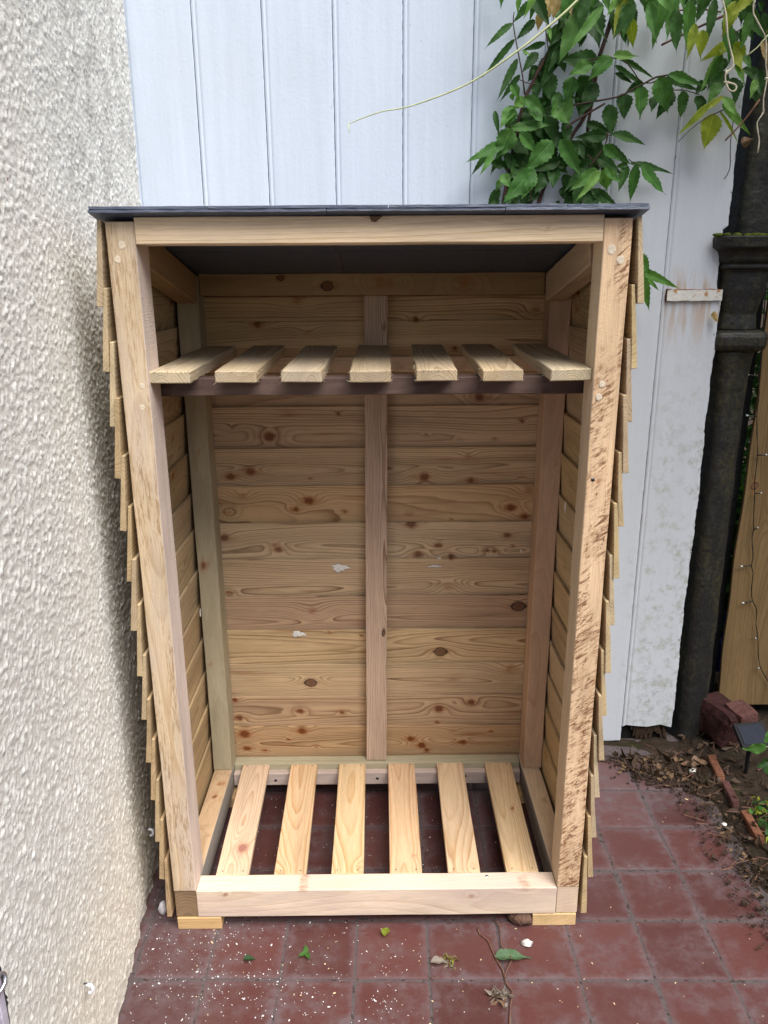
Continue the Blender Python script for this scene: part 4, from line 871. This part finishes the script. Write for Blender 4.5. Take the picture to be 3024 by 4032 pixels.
# string lights
M_wire = simple('green_black_wire', (.012, .016, .012), .5, .4); M_bulb = simple('clear_led', (.55, .6, .58), .15, .6)
sg = thing('string_lights', 'dark wire of small fairy lights hanging down the brown panel', 'string lights', (1.28, 2.50, 1.0))
lF = lambda a, b: zc(2624, 1000, .4069, a, b); lG = lambda a, b: zc(2624, 1800, .452, a, b); lH = lambda a, b: zc(2624, 2600, .3617, a, b)
YS = 2.495
wp = [lF(975, 140), lF(940, 640), lF(920, 850), lF(905, 1100), lF(885, 1185), lF(898, 1350), lF(875, 1570), lF(880, 1940), lF(855, 2200), lG(770, 310), lG(760, 500), lG(760, 635), lG(745, 700), lG(755, 880), lG(738, 945), lG(755, 1010), lG(740, 1150), lG(750, 1250), lG(785, 1320), lG(780, 1450), lG(795, 1560), lG(800, 1700), lG(815, 1820), lG(885, 1950), lG(960, 2050)]
tube('wire', [P(*p, 1, YS) for p in wp], .0016, M_wire, sg, 6, .3)
for (a, b) in (((lF(885, 1185)), lF(775, 1165)), (lF(870, 1570), lF(770, 1562)), (lF(880, 1948), lF(975, 1942)), (lG(770, 318), lG(832, 312)), (lG(765, 632), lG(800, 612)), (lG(738, 945), lG(645, 952)), (lG(750, 1255), lG(657, 1272)), (lG(795, 1550), lG(775, 1580)), (lG(825, 1830), lG(800, 1838))):
    p, q = P(*a, 1, YS), P(*b, 1, YS-.008); m = p+(q-p)*.8
    hb_ = tube('bulb_holder', [p, m], .0022, M_wire, sg, 6); tube('bulb', [m, q], .0028, M_bulb, hb_, 7)
# hedge beyond, one mass
def leaf_cloud(name, n, boxlo, boxhi, L, W, mats, label=None, cat=None, seed=0):
    r = np.random.default_rng(seed); V = []; Fs = []; mi = []
    for k in range(n):
        c = Vector([r.uniform(a, b) for a, b in zip(boxlo, boxhi)]); d = Vector(r.normal(size=3)); d.z -= .3; d.normalize(); s = d.cross(Vector(r.normal(size=3))).normalized()
        l = L*r.uniform(.6, 1.3); w_ = W*r.uniform(.6, 1.3); nn = d.cross(s)*w_*.25; i0 = len(V)
        V += [c, c+d*l*.35+s*w_/2+nn, c+d*l, c+d*l*.35-s*w_/2+nn, c+d*l*.5]; Fs += [(i0, i0+1, i0+4), (i0+1, i0+2, i0+4), (i0+2, i0+3, i0+4), (i0+3, i0, i0+4)]; mi += [int(r.integers(len(mats)))]*4
    me = np_mesh(name, V, Fs, None, {'lv': ('FLOAT_VECTOR', np.tile([(0, 0, 0), (.4, .8, 0), (1, 0, 0), (.4, -.8, 0), (.5, 0, 0)], (n, 1)))})
    for m in mats: me.materials.append(m)
    me.polygons.foreach_set('material_index', mi); o = link(name, me); tag(o, label, cat, kind='stuff'); return o
leaf_cloud('hedge', 9000, (.9, 2.78, -.02), (3.4, 3.5, 3.0), .06, .022, [LM['d'], LM['d'], LM['g'], LM['d']], 'dark leafy shrubbery seen through the gap beside the pipe', 'hedge', 3)
leaf_cloud('hedge_depth', 9000, (.7, 3.3, -.02), (4.5, 3.9, 3.2), .10, .05, [LM['d']], 'deep shade of shrubbery behind the nearer leaves', 'hedge', 5)
leaf_cloud('added_shade_foliage', 5200, (1.25, 1.1, 2.45), (3.0, 3.3, 3.3), .09, .04, [LM['d'], LM['g']], 'unseen foliage added above the soil bed to shade the right corner', 'foliage', 31)  # leaf canopy added out of view to darken the soil corner
leaf_cloud('ivy_ground_leaves', 500, (1.1, 2.62, .35), (1.4, 2.8, .85), .07, .05, [LM['d'], LM['g']], 'broad leaves low in the gap beside the pipe', 'leaves', 9)
# crumpled blue sheet
V, Fs = lattice([np.linspace(-.12, .12, 16), np.linspace(-.05, .05, 6), np.linspace(0, .26, 18)]); V += (rng.normal(0, 1, V.shape)*.006); V[:, 1] += wob(V, 40, 2)*.03; V[:, 0] += wob(V, 30, 4)*.02
bs = link('plastic_sheet', np_mesh('plastic_sheet', V, Fs, simple('blue_plastic', (.008, .035, .28), .3, .5)), None, Matrix.Translation((1.23, 2.72, .16)))
tag(bs, 'crumpled blue plastic sheet in the gap low behind the pipe', 'plastic sheet')

# red stone lumps and solar light
M_brick = simple('dark_red_brick', (.035, .013, .012), .85, .2, 40., .45, .005, 120.); M_brick2 = simple('orange_brick', (.20, .085, .05), .85, .2, 50., .35, .004, 150.); M_brick3 = simple('mauve_brick', (.10, .045, .04), .85, .2, 50., .35, .004, 150.)
def rock(name, c, size, mat, rot, label, cat, seed, grp=None):
    V, Fs = lattice([np.linspace(-.5, .5, 7)*size[0], np.linspace(-.5, .5, 6)*size[1], np.linspace(-.5, .5, 5)*size[2]])
    e = np.stack([np.abs(V[:, i])/(size[i]/2) > .99 for i in range(3)], 1).sum(1); V *= np.where(e >= 2, .94, 1)[:, None]; V += np.stack([wob(V, 30, seed), wob(V, 33, seed+2), wob(V, 29, seed+5)], 1)*min(size)*.09
    o = link(name, np_mesh(name, V, Fs, mat), None, Matrix.Translation(c) @ Matrix.Rotation(rot[2], 4, 'Z') @ Matrix.Rotation(rot[0], 4, 'X') @ Matrix.Rotation(rot[1], 4, 'Y'))
    return tag(o, label, cat, grp)
rock('brick', (1.215, 2.44, .09), (.13, .16, .12), M_brick, (.2, .15, .5), 'large dark red block at the foot of the black pipe', 'brick', 2)
rock('brick', (1.262, 2.40, .135), (.075, .09, .05), M_brick3, (.1, -.1, .3), 'pinkish broken brick on top of the dark red block', 'brick', 6)
for (x0, y0, x1, y1, mt, lb) in ((1.132, 2.30, 1.115, 2.175, M_brick2, 'orange brick on edge nearest the black pipe'), (1.118, 2.155, 1.105, 2.045, M_brick3, 'dull mauve brick on edge, second from the pipe'),
                                 (1.115, 2.012, 1.108, 1.885, M_brick2, 'orange brick on edge, third from the pipe'), (1.122, 1.85, 1.12, 1.73, M_brick3, 'reddish brick on edge at the right picture border')):
    a = math.atan2(y1-y0, x1-x0)
    rock('edging_brick', ((x0+x1)/2, (y0+y1)/2, .012), (math.hypot(x1-x0, y1-y0), .024, .06), mt, (.15, 0, a), lb, 'brick', random.uniform(0, 9), 'bricks set on edge along the soil')
so_ = thing('solar_light', 'small dark solar garden light with square panel on a black spike', 'garden light', (1.215, 2.2, 0))
M_solar = simple('solar_panel', (.010, .014, .026), .55, .15, 200., .5); M_bpl = simple('black_plastic', (.010, .010, .011), .6, .15)
Mx = Matrix.Translation((1.205, 2.2, .178)) @ Matrix.Rotation(.15, 4, 'Z') @ Matrix.Rotation(R(38), 4, 'X')
V, Fs = lattice([np.linspace(-.052, .052, 3), np.linspace(-.04, .04, 3), np.linspace(-.006, .006, 2)]); hd = link('lamp_head', np_mesh('lamp_head', V, Fs, M_bpl), so_, Mx)
V, Fs = lattice([np.linspace(-.043, .043, 3), np.linspace(-.031, .031, 3), np.linspace(0, .0015, 2)]); link('panel', np_mesh('panel', V, Fs, M_solar), hd, Mx @ Matrix.Translation((0, 0, .0065)))
tube('spike', [(1.21, 2.21, .17), (1.21, 2.215, .06), (1.212, 2.21, .0)], (.009, .005), M_bpl, so_, 8)
# green plant at the right edge
pl = thing('bramble_plant', 'bright green leaves leaning in at the right edge above the soil', 'plant', (1.25, 1.95, 0))
for e in ('1090,940,840,945,150,g', '1060,1080,1200,1300,150,d', '1100,900,1110,740,120,g', '1106,1100,980,1150,100,d', '1250,900,1130,1060,150,g'):
    v = e.split(','); a = list(map(float, v[:5])); put_leaf(lH(a[0], a[1]), lH(a[2], a[3]), a[4], v[5], 1.93, pl)
stem(lH, [(1085, 940), (1200, 1000), (1300, 1400)], .002, 1.95, M_shoot, 'stem', pl)
leaf_cloud('moss_plants', 700, (1.12, 1.5, .025), (1.35, 2.05, .06), .024, .014, [LM['d'], LM['g'], LM['y']], 'low moss and seedlings on the soil at the right border', 'ground cover', 12)

# ------------------------------------------------------------------ litter on the ground
def flecks(name, pts, mat, smin, smax, thick, label, elong=2.5, z=.0):
    V = []; Fs = []
    for (x, y) in pts:
        a = random.uniform(0, math.pi); s = random.uniform(smin, smax)*(1 if random.random() < .85 else 1.9); l = s*random.uniform(1, elong); zz = z+random.uniform(.0003, .0012); n = random.choice((4, 5, 6)); i0 = len(V)
        tl = random.uniform(-.3, .3)
        for lev in (0, thick):
            for k in range(n):
                t = 2*math.pi*k/n; u, v = math.cos(t)*l/2*random.uniform(.7, 1.2), math.sin(t)*s/2*random.uniform(.7, 1.2)
                V.append((x+u*math.cos(a)-v*math.sin(a), y+u*math.sin(a)+v*math.cos(a), zz+lev*s+max(0, u*tl)))
        Fs.append(tuple(range(i0+n, i0+2*n))); Fs += [(i0+k, i0+(k+1) % n, i0+n+(k+1) % n, i0+n+k) for k in range(n)]
    o = link(name, np_mesh(name, V, Fs, mat)); return tag(o, label, None, kind='stuff')
M_chip = simple('white_paint_chips', (.72, .72, .72), .6, .3); M_shav = simple('pale_wood_shavings', (.62, .5, .3), .7, .2)
pts = [(x, y) for x, y in zip(rng.normal(-.45, .15, 650), rng.normal(1.45, .17, 650)) if x > -.59-.08*(y-1.35) and y > 1.0]
pts += [(x, y) for x, y in zip(rng.normal(-.08, .13, 170), rng.normal(1.42, .12, 170))]+[(rng.normal(.0, .015), rng.normal(1.39, .02)) for _ in range(30)]
flecks('paint_chips', pts, M_chip, .0007, .0020, .4, 'tiny white flecks of paint scattered over the tiles')
flecks('sawdust_under_store', [(random.uniform(-.45, .42), random.uniform(1.7, 2.15)) for _ in range(330)], M_chip, .0006, .0016, .4, 'white specks on the tiles beneath the slatted floor')
flecks('wood_shavings', [(random.uniform(-.55, .6), random.uniform(1.25, 1.62)) for _ in range(70)]+[(random.uniform(.55, 1.0), random.uniform(1.3, 2.2)) for _ in range(28)], M_shav, .001, .003, .3, 'pale wood shavings on the tiles')
M_litter = simple('leaf_litter', (.045, .03, .021), .85, .2, 60., .7); M_litter2 = simple('pale_leaf_litter', (.15, .095, .055), .85, .2, 60., .5)
sp_ = [(random.gauss(1.02, .07), random.uniform(1.5, 2.33)) for _ in range(900)]; sp_ = [p for p in sp_ if p[0] > .93]
flecks('soil_crumbs', sp_, M_litter, .002, .006, .6, 'crumbs of soil and litter along the planted border', z=.008)
sp_ = [(random.uniform(.55, 1.08), 2.34-abs(random.gauss(0, .022))) for _ in range(420)]+[(random.gauss(.93, .05), random.gauss(2.24, .04)) for _ in range(300)]
flecks('leaf_litter', sp_, M_litter, .003, .009, .3, 'brown leaf litter gathered in the corner by the pipe', z=.004)
flecks('dry_leaf_bits', [(random.gauss(.95, .06), random.gauss(2.25, .05)) for _ in range(120)]+[(random.uniform(1.0, 1.15), random.uniform(1.6, 2.3)) for _ in range(90)], M_litter2, .003, .009, .3, 'paler scraps of dry leaf in the corner by the pipe', z=.010)
M_peb = simple('pale_pebble', (.62, .6, .55), .8, .2, 60., .3)
def ground_pt(px, py): return P(px, py, 2, 0)
def curled(name, px, py, L, W, rotz, mat, label, cat='dead leaf', lift=.006, z=0.):
    p = ground_pt(px, py); me = leaf_mesh(L, W, random.uniform(0, 6), mat, .7, .15, .04)
    o = link(name, me, None, Matrix.Translation((p.x, p.y, z+lift)) @ Matrix.Rotation(rotz, 4, 'Z') @ Matrix.Translation((-L/2, 0, 0))); return tag(o, label, cat)
M_dl0 = leafmat('leaf_mould', (.05, .031, .021), (.10, .06, .035), .1)
leaf_cloud('dead_leaf_litter', 120, (.82, 2.19, .008), (1.08, 2.335, .028), .04, .02, [M_dl0], 'small brown dead leaves drifted along the foot of the white boards', None, 21)
leaf_cloud('soil_leaf_litter', 420, (1.0, 1.45, .012), (1.38, 2.42, .04), .035, .016, [M_dl0], 'brown dead leaves and stalks strewn over the dark soil bed', None, 23)
V = []; Fs = []
for k in range(160):
    x, y = random.uniform(.97, 1.35), random.uniform(1.45, 2.36); a = random.uniform(0, 6.3); l = random.uniform(.02, .07); w_ = random.uniform(.0006, .0016); z = random.uniform(.018, .034); i0 = len(V)
    dx, dy = math.cos(a), math.sin(a); z2 = z+random.uniform(-.004, .012)
    V += [(x-dy*w_, y+dx*w_, z), (x+dy*w_, y-dx*w_, z), (x, y, z+w_*1.8), (x+dx*l-dy*w_, y+dy*l+dx*w_, z2), (x+dx*l+dy*w_, y+dy*l-dx*w_, z2), (x+dx*l, y+dy*l, z2+w_*1.8)]
    Fs += [(i0, i0+1, i0+4, i0+3), (i0+1, i0+2, i0+5, i0+4), (i0+2, i0, i0+3, i0+5)]
tag(link('fallen_twigs', np_mesh('fallen_twigs', V, Fs, M_twig)), 'thin broken twigs lying over the soil bed', kind='stuff')
M_dl = leafmat('dead_leaf', (.17, .1, .06), (.24, .15, .09), .1); M_dl2 = leafmat('grey_dead_leaf', (.18, .15, .13), (.25, .21, .17), .1)
zg = lambda a, b: zc(900, 3550, .60277, a, b); zh = lambda a, b: zc(1800, 3500, .48222, a, b); zi = lambda a, b: zc(0, 3550, .5425, a, b)
M_fallen = leafmat('dull_fallen_leaf', (.06, .12, .05), (.10, .17, .075), .1)
curled('fallen_leaf', *zg(1030, 215), .032, .022, 1.2, LM['y'], 'curled olive leaf standing on the tiles in front of the beam', 'leaf', .01)
curled('fallen_leaf', *zg(1380, 408), .045, .022, .1, M_dl2, 'grey brown dead leaf beside the crumpled debris', 'leaf')
curled('fallen_leaf', *zg(140, 388), .030, .018, .2, LM['d'], 'dark green leaf scrap among the white flecks', 'leaf')
curled('fallen_leaf', *zh(455, 575), .090, .034, -.05, M_fallen, 'green serrated leaf lying across the broken twig', 'leaf', .008)
p = ground_pt(*zg(508, 350)); sg_ = thing('seedling', 'tiny three leaved seedling growing between the tiles', 'seedling', (p.x, p.y, 0))
for k, a in enumerate((1.75, 3.7, 5.2)):
    link('leaf', leaf_mesh(.024, .013, k, LM['g'], .2, .1), sg_, Matrix.Translation((p.x, p.y, .006)) @ Matrix.Rotation(a, 4, 'Z') @ Matrix.Rotation(-.2, 4, 'Y'))
tube('stem', [(p.x, p.y, -.002), (p.x, p.y, .006)], .001, M_shoot, sg_, 5)
tw = thing('twig', 'forked reddish twig lying on the tiles in front of the log store', 'twig', ground_pt(*zh(390, 700)))
gp = lambda l, z: [Vector((*ground_pt(*zh(a, b))[:2], z)) for a, b in l]
tube('branch', gp([(165, 325), (185, 380), (250, 430), (310, 570), (375, 680), (400, 780), (450, 850), (435, 960), (430, 1130)], .004), (.0016, .0022), M_twig, tw, 6, .15)
tube('branch', gp([(300, 265), (350, 330), (360, 480), (430, 560), (440, 610), (400, 690), (390, 740)], .007), .0015, M_twig, tw, 6, .15)
cl = ground_pt(*zh(530, 300)); tag(blob('clod', (cl.x, cl.y+.012, .017), (.062, .045, .042), simple('brown_stone', (.12, .07, .05), .9, .15, 60., .4, .005, 200.), None, 4, .18, 3, flat=True), 'rough brown stone against the right foot block', 'stone')
p = ground_pt(*zh(345, 910)); tag(leaf_cloud('woody_debris', 60, (p.x-.02, p.y-.015, .001), (p.x+.022, p.y+.02, .012), .022, .008, [M_dl2, M_dl2, M_dl]), 'small grey heap of bark scraps at the twig end', kind='stuff')
p = ground_pt(*zg(1440, 400)); tag(leaf_cloud('leaf_scraps', 50, (p.x-.018, p.y-.02, .001), (p.x+.02, p.y+.02, .008), .012, .006, [M_dl, LM['y'], M_dl2]), 'crumbled leaf scraps beside the grey dead leaf', kind='stuff')
p = ground_pt(*zh(570, 455)); tag(blob('feather_tuft', (p.x, p.y, .006), (.03, .022, .012), M_peb, None, 2, .45, 2), 'small whitish tuft on the tile right of the green leaf', 'tuft')
p = ground_pt(*zi(1195, 45)); tag(blob('foam_lump', (-.583, 1.665, .02), (.022, .03, .05), simple('white_foam', (.62, .6, .64), .8, .2, 50., .2), None, 5, .2, 2, (0.4, 0, 0)), 'white lump squeezed between the cream wall and the log store foot', 'foam')
for (px, py, s, lb) in ((2725, 3052, .022, 'white curled scrap on the dead leaves by the pipe'), (2848, 3265, .014, 'small white snail shell on the soil edge')):
    p = ground_pt(px, py); tag(blob('white_scrap', (p.x, p.y, .018), (s*1.3, s, s*.6), M_peb, None, px, .35, 2), lb, 'scrap')
for (px, py, L, W, r_, lb) in ((2760, 3030, .075, .05, .3, 'large curled brown leaf nearest the pipe foot'), (2700, 3035, .06, .03, 2.6, 'brown dead leaf beside the white scrap'), (2800, 3010, .05, .03, 1.2, 'pale brown dead leaf against the orange brick'), (2668, 3010, .045, .028, .9, 'small brown dead leaf left of the white scrap')):
    curled('dead_leaf', px, py, L, W, r_, M_dl, lb, 'leaf', .02)
# stuck leaf flakes on pipe edge
for (px, py, L, W, a, lb) in ((2810, 1250, .038, .02, -1.3, 'dry pink brown leaf caught between the white boards and the pipe'), (2918, 588, .03, .03, .4, 'dark red leaf scrap on the white board edge high by the pipe')):
    p = P(px, py, 1, 2.40); me = leaf_mesh(L, W, 2, M_dl if py < 1000 else LM['b'], .7, .1)
    tag(link('caught_leaf', me, None, frame((math.cos(a), -.2, math.sin(a)), (math.sin(a), 0, -math.cos(a)), p-Vector((0, 0, -L/2)))), lb, 'leaf')
bpy.context.view_layer.update()
for o in C.objects:
    if '_off' in o: del o['_off']
